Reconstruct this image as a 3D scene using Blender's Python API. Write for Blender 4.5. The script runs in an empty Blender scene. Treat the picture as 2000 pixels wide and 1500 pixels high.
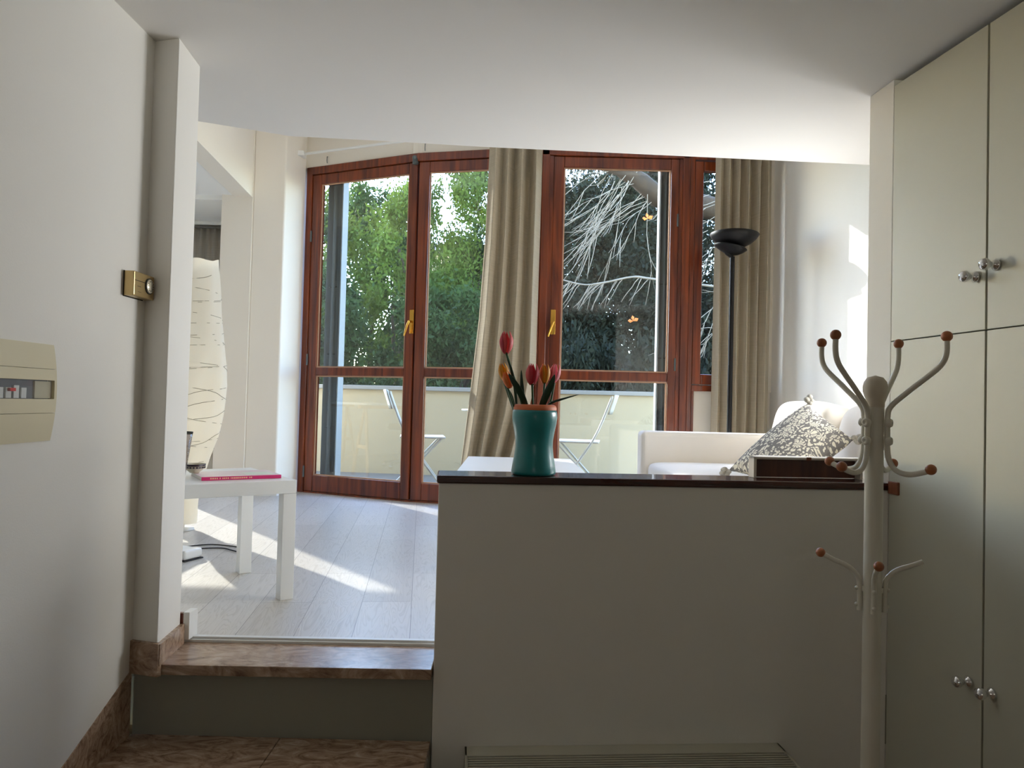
import bpy, bmesh, math, random
from mathutils import Vector, Matrix
random.seed(7)
SC = bpy.context.scene
COL = SC.collection
PI = math.pi

# ------------------------------------------------------------------ camera, world, sun, exposure
CZ = 1.45                                   # camera height above the lower floor
F = 1450.0; TH = math.atan(35 / 1450); RO = math.atan(.0255)
cam_d = bpy.data.cameras.new('camera'); cam = bpy.data.objects.new('camera', cam_d); COL.objects.link(cam)
cam_d.sensor_width = 36; cam_d.lens = 36 * F / 2000; cam_d.clip_start = .02; cam_d.clip_end = 300
cam.matrix_world = Matrix.Translation((0, 0, CZ)) @ Matrix.Rotation(PI / 2 + TH, 4, 'X') @ Matrix.Rotation(RO, 4, 'Z')
SC.camera = cam
SC.view_settings.view_transform = 'Standard'; SC.view_settings.look = 'None'
SC.view_settings.gamma = 1; SC.view_settings.use_curve_mapping = False
SC.view_settings.exposure = 0.0
SC.cycles.diffuse_bounces = 7; SC.cycles.max_bounces = 14; SC.cycles.transparent_max_bounces = 24
SC.cycles.sample_clamp_indirect = 6

SUN_AZ = math.radians(39.5); SUN_EL = math.radians(24.3)     # sun ahead and to the left
w = bpy.data.worlds.new('sky'); SC.world = w; w.use_nodes = True
nt = w.node_tree; nt.nodes.clear()
wo = nt.nodes.new('ShaderNodeOutputWorld'); bg = nt.nodes.new('ShaderNodeBackground')
sky = nt.nodes.new('ShaderNodeTexSky'); sky.sky_type = 'NISHITA'; sky.sun_disc = False
sky.sun_elevation = SUN_EL; sky.sun_rotation = -SUN_AZ; sky.air_density = 1.0; sky.dust_density = 0.5; sky.ozone_density = 1.0
tint = nt.nodes.new('ShaderNodeMix'); tint.data_type = 'RGBA'; tint.blend_type = 'MULTIPLY'; tint.inputs[0].default_value = 1; tint.inputs[7].default_value = (.90, .97, 1.12, 1)   # clear bluish winter sky
nt.links.new(sky.outputs[0], tint.inputs[6]); nt.links.new(tint.outputs[2], bg.inputs[0]); nt.links.new(bg.outputs[0], wo.inputs[0])
bg.inputs[1].default_value = 2.9
sd = bpy.data.lights.new('sun', 'SUN'); so = bpy.data.objects.new('sun', sd); COL.objects.link(so)
sd.energy = 10; sd.angle = math.radians(.6); sd.color = (1, .96, .9)
sdir = Vector((math.sin(SUN_AZ) * math.cos(SUN_EL), -math.cos(SUN_AZ) * math.cos(SUN_EL), -math.sin(SUN_EL)))
so.rotation_euler = sdir.to_track_quat('-Z', 'Y').to_euler(); so.location = (-8, 10, 9)
def area(name, loc, size, power, color, rot, spread=180):
    d = bpy.data.lights.new(name, 'AREA'); o = bpy.data.objects.new(name, d); COL.objects.link(o)
    d.shape = 'RECTANGLE'; d.size, d.size_y = size; d.energy = power; d.color = color; d.spread = math.radians(spread); o.location = loc; o.rotation_euler = rot; return o
area('overhead_fill', (-.2, 4.5, 3.66), (3.2, 1.6), 7, (.86, .93, 1), (0, 0, 0))          # added fill lamp brightening the double-height room, ceiling above is closed
area('side_fill', (1.98, 3.28, 1.66), (.8, 1.1), 34, (.95, .98, 1), (0, PI / 2, -.0757), 112)     # added fill lamp on the unseen right wall, brightens hall wall and post
area('rear_fill', (.1, -2.72, 1.5), (1.2, 1.0), 3.8, (1, .96, .88), (PI / 2, 0, 0))     # added fill lamp behind the viewer, lifts the half wall face

# ------------------------------------------------------------------ materials
def lin(c):
    return tuple((x / 12.92 if x <= .04045 else ((x + .055) / 1.055) ** 2.4) for x in (v / 255 for v in c)) + (1,)
class NT:
    def __init__(s, name):
        s.m = bpy.data.materials.new(name); s.m.use_nodes = True; s.t = s.m.node_tree; s.t.nodes.clear()
        s.o = s.n('ShaderNodeOutputMaterial')
    def n(s, t, **k):
        x = s.t.nodes.new(t)
        for a, b in k.items(): setattr(x, a, b)
        return x
    def l(s, a, b): s.t.links.new(a, b)
def bump_of(T, h, strength, dist=.002):
    b = T.n('ShaderNodeBump'); b.inputs['Strength'].default_value = strength; b.inputs['Distance'].default_value = dist
    T.l(h, b.inputs['Height']); return b.outputs[0]
def mat(name, rgb, rough=.5, metal=0, noise=0, nscale=8, bump=0, bscale=60, spec=.5, rgb2=None, stretch=None, coat=0, trans=0, sheen=0):
    T = NT(name); p = T.n('ShaderNodeBsdfPrincipled'); c = lin(rgb)
    p.inputs['Roughness'].default_value = rough; p.inputs['Metallic'].default_value = metal
    p.inputs['Specular IOR Level'].default_value = spec; p.inputs['Coat Weight'].default_value = coat
    p.inputs['Sheen Weight'].default_value = sheen
    tc = T.n('ShaderNodeTexCoord'); mp = T.n('ShaderNodeMapping'); T.l(tc.outputs['Object'], mp.inputs[0])
    if stretch: mp.inputs['Scale'].default_value = stretch
    nz = T.n('ShaderNodeTexNoise'); nz.inputs['Scale'].default_value = nscale; nz.inputs['Detail'].default_value = 5
    T.l(mp.outputs[0], nz.inputs['Vector'])
    mx = T.n('ShaderNodeMix', data_type='RGBA'); mx.inputs[6].default_value = c
    mx.inputs[7].default_value = lin(rgb2) if rgb2 else tuple(x * (1 - noise) for x in c[:3]) + (1,)
    T.l(nz.outputs[0], mx.inputs[0]); T.l(mx.outputs[2], p.inputs['Base Color'])
    if bump:
        nb = T.n('ShaderNodeTexNoise'); nb.inputs['Scale'].default_value = bscale; nb.inputs['Detail'].default_value = 3
        T.l(mp.outputs[0], nb.inputs['Vector']); T.l(bump_of(T, nb.outputs[0], bump), p.inputs['Normal'])
    sh = p.outputs[0]
    if trans:
        tr = T.n('ShaderNodeBsdfTranslucent'); T.l(mx.outputs[2], tr.inputs[0])
        ms = T.n('ShaderNodeMixShader'); ms.inputs[0].default_value = trans
        T.l(sh, ms.inputs[1]); T.l(tr.outputs[0], ms.inputs[2]); sh = ms.outputs[0]
    T.l(sh, T.o.inputs[0]); return T.m
def glass_mat(name, tint=(1, 1, 1), ior=1.5, rough=0.0, dust=0.0):
    T = NT(name); tr = T.n('ShaderNodeBsdfTransparent'); tr.inputs[0].default_value = tint + (1,)
    g = T.n('ShaderNodeBsdfGlossy'); g.inputs['Roughness'].default_value = rough
    f = T.n('ShaderNodeFresnel'); ge = T.n('ShaderNodeNewGeometry'); mi = T.n('ShaderNodeMix'); mi.inputs[2].default_value = ior; mi.inputs[3].default_value = 1 / ior
    T.l(ge.outputs['Backfacing'], mi.inputs[0]); T.l(mi.outputs[0], f.inputs[0])
    m = T.n('ShaderNodeMixShader'); T.l(f.outputs[0], m.inputs[0]); T.l(tr.outputs[0], m.inputs[1]); T.l(g.outputs[0], m.inputs[2])
    sh = m.outputs[0]
    if dust:
        d = T.n('ShaderNodeBsdfDiffuse'); d.inputs[0].default_value = (.8, .8, .78, 1)
        m2 = T.n('ShaderNodeMixShader'); m2.inputs[0].default_value = dust; T.l(sh, m2.inputs[1]); T.l(d.outputs[0], m2.inputs[2]); sh = m2.outputs[0]
    T.l(sh, T.o.inputs[0]); return T.m
def wood_mat(name, c1, c2, rough=.35, scale=5, stretch=(1, 1, .08), coat=.2):
    T = NT(name); p = T.n('ShaderNodeBsdfPrincipled'); p.inputs['Roughness'].default_value = rough; p.inputs['Coat Weight'].default_value = coat
    tc = T.n('ShaderNodeTexCoord'); mp = T.n('ShaderNodeMapping'); mp.inputs['Scale'].default_value = stretch
    T.l(tc.outputs['Object'], mp.inputs[0])
    nz = T.n('ShaderNodeTexNoise'); nz.inputs['Scale'].default_value = scale * 6; nz.inputs['Detail'].default_value = 6; nz.inputs['Distortion'].default_value = .8
    T.l(mp.outputs[0], nz.inputs['Vector'])
    r = T.n('ShaderNodeValToRGB'); r.color_ramp.elements[0].position = .35; r.color_ramp.elements[1].position = .68
    r.color_ramp.elements[0].color = lin(c1); r.color_ramp.elements[1].color = lin(c2)
    T.l(nz.outputs[0], r.inputs[0]); T.l(r.outputs[0], p.inputs['Base Color'])
    T.l(bump_of(T, nz.outputs[0], .08), p.inputs['Normal']); T.l(p.outputs[0], T.o.inputs[0]); return T.m
def marble_mat(name):
    T = NT(name); p = T.n('ShaderNodeBsdfPrincipled'); p.inputs['Roughness'].default_value = .22
    tc = T.n('ShaderNodeTexCoord'); mp = T.n('ShaderNodeMapping'); mp.inputs['Scale'].default_value = (1.3, 2.6, 2.2); mp.inputs['Rotation'].default_value = (.1, .15, .12)
    T.l(tc.outputs['Object'], mp.inputs[0])
    a = T.n('ShaderNodeTexNoise'); a.inputs['Scale'].default_value = 6.5; a.inputs['Detail'].default_value = 9; a.inputs['Roughness'].default_value = .68; a.inputs['Distortion'].default_value = 2.4
    T.l(mp.outputs[0], a.inputs['Vector'])
    r = T.n('ShaderNodeValToRGB'); e = r.color_ramp.elements
    e[0].position = .30; e[0].color = lin((98, 72, 55)); e[1].position = .72; e[1].color = lin((205, 186, 165))
    x = e.new(.45); x.color = lin((150, 122, 100)); x = e.new(.56); x.color = lin((176, 150, 127))
    T.l(a.outputs[0], r.inputs[0]); T.l(r.outputs[0], p.inputs['Base Color']); T.l(p.outputs[0], T.o.inputs[0]); return T.m
def plank_mat(name):
    T = NT(name); p = T.n('ShaderNodeBsdfPrincipled'); p.inputs['Roughness'].default_value = .32; p.inputs['Specular IOR Level'].default_value = .5
    tc = T.n('ShaderNodeTexCoord'); mp = T.n('ShaderNodeMapping'); mp.inputs['Rotation'].default_value = (0, 0, -PI / 2 - .12)
    T.l(tc.outputs['Object'], mp.inputs[0])
    br = T.n('ShaderNodeTexBrick'); br.inputs['Scale'].default_value = 1; br.inputs['Brick Width'].default_value = 1.25; br.inputs['Row Height'].default_value = .185
    br.inputs['Mortar Size'].default_value = .0012; br.inputs['Mortar Smooth'].default_value = .4; br.offset = .37
    br.inputs['Color1'].default_value = lin((206, 200, 192)); br.inputs['Color2'].default_value = lin((190, 184, 176)); br.inputs['Mortar'].default_value = lin((120, 112, 104))
    T.l(mp.outputs[0], br.inputs['Vector'])
    m2 = T.n('ShaderNodeMapping'); m2.inputs['Scale'].default_value = (1.0, 9, 1); T.l(mp.outputs[0], m2.inputs[0])
    nz = T.n('ShaderNodeTexNoise'); nz.inputs['Scale'].default_value = 2.2; nz.inputs['Detail'].default_value = 2; nz.inputs['Distortion'].default_value = .6
    T.l(m2.outputs[0], nz.inputs['Vector'])
    mu = T.n('ShaderNodeMath', operation='MULTIPLY'); mu.inputs[1].default_value = 26; T.l(nz.outputs[0], mu.inputs[0])
    fr = T.n('ShaderNodeMath', operation='PINGPONG'); fr.inputs[1].default_value = 1; T.l(mu.outputs[0], fr.inputs[0])
    rr = T.n('ShaderNodeValToRGB'); rr.color_ramp.elements[0].color = (.84, .83, .81, 1); rr.color_ramp.elements[1].color = (1, 1, 1, 1)
    rr.color_ramp.elements[0].position = .0; rr.color_ramp.elements[1].position = .45
    T.l(fr.outputs[0], rr.inputs[0])
    mx = T.n('ShaderNodeMix', data_type='RGBA', blend_type='MULTIPLY'); mx.inputs[0].default_value = 1
    T.l(br.outputs['Color'], mx.inputs[6]); T.l(rr.outputs[0], mx.inputs[7]); T.l(mx.outputs[2], p.inputs['Base Color'])
    T.l(bump_of(T, fr.outputs[0], .12, .001), p.inputs['Normal']); T.l(p.outputs[0], T.o.inputs[0]); return T.m
def linen_mat(name, rgb, trans=.25):
    T = NT(name); p = T.n('ShaderNodeBsdfPrincipled'); p.inputs['Roughness'].default_value = .9; p.inputs['Specular IOR Level'].default_value = .1
    tc = T.n('ShaderNodeTexCoord')
    ws = []
    for sc in ((260, 260, 6), (5, 5, 260)):
        mp = T.n('ShaderNodeMapping'); mp.inputs['Scale'].default_value = sc; T.l(tc.outputs['Object'], mp.inputs[0])
        nz = T.n('ShaderNodeTexNoise'); nz.inputs['Scale'].default_value = 1; nz.inputs['Detail'].default_value = 2; T.l(mp.outputs[0], nz.inputs['Vector']); ws.append(nz)
    ad = T.n('ShaderNodeMath', operation='ADD'); T.l(ws[0].outputs[0], ad.inputs[0]); T.l(ws[1].outputs[0], ad.inputs[1])
    mr = T.n('ShaderNodeMapRange'); mr.inputs[1].default_value = .6; mr.inputs[2].default_value = 1.4; T.l(ad.outputs[0], mr.inputs[0])
    mx = T.n('ShaderNodeMix', data_type='RGBA'); c = lin(rgb); mx.inputs[6].default_value = tuple(x * .85 for x in c[:3]) + (1,); mx.inputs[7].default_value = tuple(min(1, x * 1.12) for x in c[:3]) + (1,)
    T.l(mr.outputs[0], mx.inputs[0]); T.l(mx.outputs[2], p.inputs['Base Color'])
    tr = T.n('ShaderNodeBsdfTranslucent'); T.l(mx.outputs[2], tr.inputs[0]); ms = T.n('ShaderNodeMixShader'); ms.inputs[0].default_value = trans
    T.l(p.outputs[0], ms.inputs[1]); T.l(tr.outputs[0], ms.inputs[2]); T.l(ms.outputs[0], T.o.inputs[0]); return T.m
def floral_mat(name):
    T = NT(name); p = T.n('ShaderNodeBsdfPrincipled'); p.inputs['Roughness'].default_value = .9; p.inputs['Specular IOR Level'].default_value = .1
    tc = T.n('ShaderNodeTexCoord')
    nz = T.n('ShaderNodeTexNoise'); nz.inputs['Scale'].default_value = 9; T.l(tc.outputs['UV'], nz.inputs['Vector'])
    mxv = T.n('ShaderNodeMix', data_type='VECTOR'); mxv.inputs[0].default_value = .10
    T.l(tc.outputs['UV'], mxv.inputs[4]); T.l(nz.outputs['Color'], mxv.inputs[5])
    # daisy heads: petals around voronoi cell centres
    vo = T.n('ShaderNodeTexVoronoi'); vo.inputs['Scale'].default_value = 6.5; T.l(mxv.outputs[1], vo.inputs['Vector'])
    sub = T.n('ShaderNodeVectorMath', operation='SUBTRACT'); T.l(mxv.outputs[1], sub.inputs[0]); T.l(vo.outputs['Position'], sub.inputs[1])
    sx = T.n('ShaderNodeSeparateXYZ'); T.l(sub.outputs[0], sx.inputs[0])
    an = T.n('ShaderNodeMath', operation='ARCTAN2'); T.l(sx.outputs[1], an.inputs[0]); T.l(sx.outputs[0], an.inputs[1])
    m5 = T.n('ShaderNodeMath', operation='MULTIPLY'); m5.inputs[1].default_value = 9; T.l(an.outputs[0], m5.inputs[0])
    sn = T.n('ShaderNodeMath', operation='SINE'); T.l(m5.outputs[0], sn.inputs[0])
    gt = T.n('ShaderNodeMath', operation='GREATER_THAN'); gt.inputs[1].default_value = -.5; T.l(sn.outputs[0], gt.inputs[0])
    r1 = T.n('ShaderNodeMath', operation='GREATER_THAN'); r1.inputs[1].default_value = .14; T.l(vo.outputs['Distance'], r1.inputs[0])
    r2 = T.n('ShaderNodeMath', operation='LESS_THAN'); r2.inputs[1].default_value = .40; T.l(vo.outputs['Distance'], r2.inputs[0])
    a1 = T.n('ShaderNodeMath', operation='MULTIPLY'); T.l(gt.outputs[0], a1.inputs[0]); T.l(r1.outputs[0], a1.inputs[1])
    a2 = T.n('ShaderNodeMath', operation='MULTIPLY'); T.l(a1.outputs[0], a2.inputs[0]); T.l(r2.outputs[0], a2.inputs[1])
    # small leaves between the heads
    v2 = T.n('ShaderNodeTexVoronoi'); v2.inputs['Scale'].default_value = 30; T.l(mxv.outputs[1], v2.inputs['Vector'])
    l2 = T.n('ShaderNodeMath', operation='LESS_THAN'); l2.inputs[1].default_value = .46; T.l(v2.outputs['Distance'], l2.inputs[0])
    r3 = T.n('ShaderNodeMath', operation='GREATER_THAN'); r3.inputs[1].default_value = .45; T.l(vo.outputs['Distance'], r3.inputs[0])
    a3 = T.n('ShaderNodeMath', operation='MULTIPLY'); T.l(l2.outputs[0], a3.inputs[0]); T.l(r3.outputs[0], a3.inputs[1])
    ce = T.n('ShaderNodeMath', operation='LESS_THAN'); ce.inputs[1].default_value = .08; T.l(vo.outputs['Distance'], ce.inputs[0])
    s1 = T.n('ShaderNodeMath', operation='ADD'); T.l(a2.outputs[0], s1.inputs[0]); T.l(a3.outputs[0], s1.inputs[1])
    s2 = T.n('ShaderNodeMath', operation='ADD', use_clamp=True); T.l(s1.outputs[0], s2.inputs[0]); T.l(ce.outputs[0], s2.inputs[1])
    mx = T.n('ShaderNodeMix', data_type='RGBA'); mx.inputs[6].default_value = lin((128, 124, 120)); mx.inputs[7].default_value = lin((232, 226, 208))
    T.l(s2.outputs[0], mx.inputs[0]); T.l(mx.outputs[2], p.inputs['Base Color']); T.l(p.outputs[0], T.o.inputs[0]); return T.m

M = {}
M['wall'] = mat('white_plaster', (232, 229, 222), .85, noise=.03, nscale=3, bump=.12, bscale=240)
M['wallcream'] = mat('cream_plaster', (236, 229, 216), .85, noise=.03, nscale=3, bump=.12, bscale=240)
M['ceil'] = mat('ceiling_paint', (232, 229, 224), .9, noise=.02, nscale=2, bump=.06, bscale=200)
M['riser'] = mat('grey_green_riser_paint', (150, 148, 134), .7, noise=.08, nscale=5)
M['marble'] = marble_mat('brown_marble')
M['plank'] = plank_mat('pale_laminate')
M['wood'] = wood_mat('mahogany_frame_wood', (76, 25, 9), (134, 60, 22), .3, 4, (1, 1, .06))
M['woodh'] = wood_mat('mahogany_rail_wood', (78, 24, 10), (128, 54, 22), .3, 4, (.06, 1, 1))
M['cap'] = wood_mat('dark_cap_wood', (46, 18, 12), (74, 32, 20), .25, 4, (.06, 1, 1), .4)
M['capbit'] = wood_mat('brown_offcut_wood', (110, 60, 36), (150, 90, 58), .5, 4)
M['glass'] = glass_mat('window_glass', (.93, .95, .94), 1.62)
M['brass'] = mat('polished_brass', (220, 170, 80), .22, 1)
M['shutter'] = mat('grey_painted_steel', (96, 106, 108), .45, .2, noise=.1, nscale=6)
M['curtain'] = linen_mat('beige_linen', (186, 174, 152), .15)
M['sheer'] = linen_mat('grey_beige_cotton', (196, 188, 176), .4)
M['white'] = mat('white_lacquer', (236, 236, 232), .3, spec=.5, noise=.01)
M['cab'] = mat('cream_cabinet_paint', (194, 193, 178), .45, noise=.02, nscale=4)
M['gap'] = mat('dark_gap', (40, 38, 30), .9)
M['chrome'] = mat('chrome', (230, 230, 232), .06, 1)
M['stand'] = mat('cream_painted_steel', (214, 210, 196), .38, spec=.5)
M['knobwood'] = wood_mat('orange_brown_turned_wood', (150, 86, 50), (176, 108, 66), .4, 5)
M['sofa'] = mat('white_sofa_cotton', (240, 234, 226), .95, noise=.04, nscale=14, bump=.25, bscale=420, spec=.1, sheen=.2)
M['floral'] = floral_mat('floral_cushion_cloth')
M['knot'] = mat('grey_cream_knotted_cloth', (214, 208, 192), .9, rgb2=(110, 106, 102), nscale=60)
M['black'] = mat('black_lamp_lacquer', (12, 11, 12), .45, spec=.3)
M['teal'] = mat('teal_ceramic', (2, 122, 126), .35, noise=.05, coat=.3)
M['terra'] = mat('terracotta_rim', (206, 110, 62), .55, noise=.1)
M['stem'] = mat('dark_green_stem', (40, 84, 36), .5, noise=.25, nscale=20)
M['leafy'] = mat('tulip_leaf_green', (26, 62, 34), .4, noise=.3, nscale=20, trans=.15)
M['gold'] = mat('champagne_gold_plastic', (196, 170, 120), .28, .85)
M['fuse'] = mat('aged_cream_plastic', (214, 204, 172), .45, noise=.04, nscale=4)
M['rad'] = mat('cream_grille_steel', (192, 188, 172), .5)
M['parapet'] = mat('cream_exterior_render', (168, 152, 120), .9, noise=.06, nscale=3, bump=.2, bscale=120)
M['coping'] = mat('grey_stone_coping', (138, 134, 124), .8, noise=.12, nscale=10)
M['enamel'] = mat('balcony_furniture_enamel', (176, 174, 162), .5)
M['tile'] = mat('balcony_tile', (96, 90, 80), .7, noise=.2, nscale=6)
M['paper'] = mat('cream_rice_paper', (246, 240, 226), .9, noise=.05, nscale=5, trans=.55, bump=.5, bscale=14)
M['wire'] = mat('thin_lamp_wire', (150, 140, 120), .5)
M['cable'] = mat('black_cable_rubber', (30, 30, 32), .6)
M['bark'] = mat('grey_brown_bark', (74, 56, 36), .98, rgb2=(28, 22, 15), nscale=18, bump=.8, bscale=30)
M['twig'] = mat('pale_dry_twig', (150, 138, 120), .9, rgb2=(96, 84, 68), nscale=6)
M['magp'] = mat('magenta_cover_gloss', (206, 40, 110), .3, coat=.3)
M['magw'] = mat('pale_pink_cover_gloss', (232, 190, 200), .3, rgb2=(236, 232, 228), nscale=9, coat=.3)
M['page'] = mat('page_edges', (236, 232, 224), .8)
M['soil'] = mat('garden_soil', (84, 74, 52), 1, rgb2=(60, 66, 36), nscale=2)
M['birch'] = wood_mat('birch_trestle_wood', (196, 150, 96), (220, 176, 120), .45, 4)
def leaf_mat(name, a, b, tr=.35):
    return mat(name, a, .75, rgb2=b, nscale=1.3, trans=tr, spec=.15)
M['leaf1'] = leaf_mat('fresh_green_leaves', (100, 118, 42), (40, 58, 24))
M['leaf2'] = leaf_mat('blue_green_leaves', (66, 86, 40), (24, 42, 24))
M['leaf3'] = leaf_mat('dark_evergreen_leaves', (44, 50, 34), (15, 21, 15), .2)

# ------------------------------------------------------------------ mesh building
WM = {}
def world_of(o): return WM[o.name] if o is not None else Matrix.Identity(4)
class MB:
    def __init__(s, T=None): s.v = []; s.f = []; s.sm = []; s.uv = {}; s.T = T
    def add(s, vs, fs, smooth=False, T=None):
        b = len(s.v); T = T or s.T
        s.v += [(T @ Vector(p)) if T else Vector(p) for p in vs]
        for q in fs: s.f.append([b + i for i in q]); s.sm.append(smooth)
        return s
    def box(s, x0, x1, y0, y1, z0, z1, T=None):
        return s.add([(x0, y0, z0), (x1, y0, z0), (x1, y1, z0), (x0, y1, z0), (x0, y0, z1), (x1, y0, z1), (x1, y1, z1), (x0, y1, z1)],
                     [(0, 3, 2, 1), (4, 5, 6, 7), (0, 1, 5, 4), (1, 2, 6, 5), (2, 3, 7, 6), (3, 0, 4, 7)], False, T)
    def prism(s, poly, z0, z1, T=None):
        a = sum(poly[i][0] * poly[(i + 1) % len(poly)][1] - poly[(i + 1) % len(poly)][0] * poly[i][1] for i in range(len(poly)))
        if a < 0: poly = poly[::-1]
        n = len(poly)
        return s.add([(x, y, z0) for x, y in poly] + [(x, y, z1) for x, y in poly],
                     [tuple(range(n))[::-1], tuple(range(n, 2 * n))] + [(i, (i + 1) % n, n + (i + 1) % n, n + i) for i in range(n)], False, T)
    def tube(s, pts, r, k=8, closed=False, cap=True, T=None):
        pts = [Vector(p) for p in pts]; n = len(pts); rs = r if isinstance(r, (list, tuple)) else [r] * n
        vs = []; up = None
        for i, p in enumerate(pts):
            if closed: t = (pts[(i + 1) % n] - pts[i - 1])
            else: t = (pts[min(i + 1, n - 1)] - pts[max(i - 1, 0)])
            t.normalize()
            if up is None: up = Vector((0, 0, 1)) if abs(t.z) < .9 else Vector((1, 0, 0))
            a = t.cross(up)
            if a.length < 1e-5: a = t.orthogonal()
            a.normalize(); b = t.cross(a); up = -b if b.length else up
            up = a.cross(t)
            for j in range(k):
                q = 2 * PI * j / k; vs.append(p + (a * math.cos(q) + up * math.sin(q)) * rs[i])
        fs = []
        for i in range(n if closed else n - 1):
            i2 = (i + 1) % n
            for j in range(k): fs.append((i * k + j, i * k + (j + 1) % k, i2 * k + (j + 1) % k, i2 * k + j))
        s.add(vs, fs, True, T)
        if cap and not closed: s.add(vs[:k], [tuple(range(k))], False, T); s.add(vs[-k:], [tuple(range(k))[::-1]], False, T)
        return s
    def lathe(s, prof, c=(0, 0, 0), k=32, T=None, cap=False, sx=1, sy=1):
        vs = [(c[0] + r * math.cos(2 * PI * j / k) * sx, c[1] + r * math.sin(2 * PI * j / k) * sy, c[2] + z) for r, z in prof for j in range(k)]
        fs = [(i * k + j, i * k + (j + 1) % k, (i + 1) * k + (j + 1) % k, (i + 1) * k + j) for i in range(len(prof) - 1) for j in range(k)]
        if cap: fs += [tuple(range(k))[::-1], tuple(range((len(prof) - 1) * k, len(prof) * k))]
        return s.add(vs, fs, True, T)
    def ball(s, c, r, k=16, sz=1, T=None):
        n = k // 2
        return s.lathe([(max(1e-4, r * math.sin(PI * i / n)), -r * math.cos(PI * i / n) * sz) for i in range(n + 1)], c, k, T)
    def grid(s, P, nu, nv, T=None, uv=False):
        b = len(s.f)
        s.add([P(i / nu, j / nv) for j in range(nv + 1) for i in range(nu + 1)],
              [(j * (nu + 1) + i, j * (nu + 1) + i + 1, (j + 1) * (nu + 1) + i + 1, (j + 1) * (nu + 1) + i) for j in range(nv) for i in range(nu)], True, T)
        if uv:
            q = 0
            for j in range(nv):
                for i in range(nu):
                    s.uv[b + q] = [(i / nu, j / nv), ((i + 1) / nu, j / nv), ((i + 1) / nu, (j + 1) / nv), (i / nu, (j + 1) / nv)]; q += 1
        return s
    def build(s, name, m, parent=None, world=False, bevel=0, seg=2, solid=0, subsurf=0, loc=None):
        vs = s.v
        me = bpy.data.meshes.new(name)
        o = bpy.data.objects.new(name, me); COL.objects.link(o)
        if parent is not None:
            o.parent = parent; WM[o.name] = world_of(parent).copy()
            if world: I = world_of(parent).inverted(); vs = [I @ v for v in vs]
        else:
            if loc is None:
                xs = [v.x for v in vs]; ys = [v.y for v in vs]
                L = Vector(((min(xs) + max(xs)) / 2, (min(ys) + max(ys)) / 2, min(v.z for v in vs)))
                vs = [v - L for v in vs]
            else: L = Vector(loc)
            o.location = L; WM[o.name] = Matrix.Translation(L)
        me.from_pydata([tuple(v) for v in vs], [], s.f)
        for p, q in zip(me.polygons, s.sm): p.use_smooth = q
        if s.uv:
            ul = me.uv_layers.new(name='UVMap')
            for p in me.polygons:
                for li, c in zip(p.loop_indices, s.uv.get(p.index, [(0, 0)] * 4)): ul.data[li].uv = c
        me.materials.append(m)
        if solid: d = o.modifiers.new('solid', 'SOLIDIFY'); d.thickness = solid; d.offset = 0
        if bevel:
            d = o.modifiers.new('bevel', 'BEVEL'); d.width = bevel; d.segments = seg; d.limit_method = 'ANGLE'; d.angle_limit = .6
            d.harden_normals = False
            for p in me.polygons: p.use_smooth = p.use_smooth
        if subsurf: d = o.modifiers.new('sub', 'SUBSURF'); d.levels = d.render_levels = subsurf
        return o
def tag(o, label=None, cat=None, group=None, kind=None):
    if label: o['label'] = label
    if cat: o['category'] = cat
    if group: o['group'] = group
    if kind: o['kind'] = kind
    return o
def thing(name, label, cat, loc=(0, 0, 0), rz=0, group=None, kind=None):
    o = bpy.data.objects.new(name, None); COL.objects.link(o); o.location = loc; o.rotation_euler = (0, 0, rz); o.empty_display_size = .1
    WM[o.name] = Matrix.Translation(loc) @ Matrix.Rotation(rz, 4, 'Z'); return tag(o, label, cat, group, kind)
def struct(o, label=None, cat=None): return tag(o, label, cat, kind='structure')
def frame2(P0, P1):                          # x along P0->P1, y pointing to the outer side, z up
    d = Vector((P1[0] - P0[0], P1[1] - P0[1], 0)); L = d.length; d /= L; n = Vector((-d.y, d.x, 0))
    m = Matrix.Identity(4); m.col[0][:3] = d; m.col[1][:3] = n; m.col[2][:3] = (0, 0, 1); m.col[3][:3] = (P0[0], P0[1], 0)
    return m, L
def copy_tree(o, parent=None):
    c = o.copy(); COL.objects.link(c); c.parent = parent
    for ch in list(o.children): copy_tree(ch, c)
    return c
def lerp(a, b, t): return a + (b - a) * t
def interp(tab, x):
    for (x0, y0), (x1, y1) in zip(tab, tab[1:]):
        if x <= x1 or (x1, y1) == tab[-1]: return lerp(y0, y1, max(0, min(1, (x - x0) / (x1 - x0))))

ZU, ZT, ZL, ZC, ZR = .682, .670, .455, 2.49, 3.70     # upper floor, tread, lower tread, ceiling, living-room ceiling

# ------------------------------------------------------------------ the setting: lower hall
CB0 = Vector((1.172, 2.300)); CU = Vector((.1246, -.9922))          # cabinet front line, towards the camera
def cb(s, off=0): return (CB0.x + CU.x * s + .9922 * off, CB0.y + CU.y * s + .1246 * off)
b = MB(); b.box(-1.4, 2.6, -2.8, 2.30, -.12, 0); struct(b.build('floor', M['marble']))
b = MB(); b.prism([(-1.3, -2.8), (-1.102, -2.8), (-1.082, 2.172), (-1.3, 2.172)], 0, ZC); struct(b.build('wall_left', M['wall']))
b = MB(); b.prism([(-1.3, 2.172), (-1.082, 2.172), (-.998, 2.147), (-1.016, 2.335), (-1.3, 2.335)], ZT - .03, ZC)
struct(b.build('wall_post', M['wall'], bevel=.003))
b = MB(); b.box(-1.4, 2.6, -3.0, -2.8, 0, ZC); struct(b.build('wall_back', M['wall']))
b = MB(); b.prism([cb(2.35, .0), cb(5.3, .0), cb(5.3, .3), cb(2.35, .3)], 0, ZC); struct(b.build('wall_right', M['wall']))
b = MB(); b.prism([(1.172, 2.300), (1.160, 2.432), (2.25, 2.57), (2.25, 2.437)], 0, ZC); struct(b.build('wall_pier', M['wall'], bevel=.003))
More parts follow.
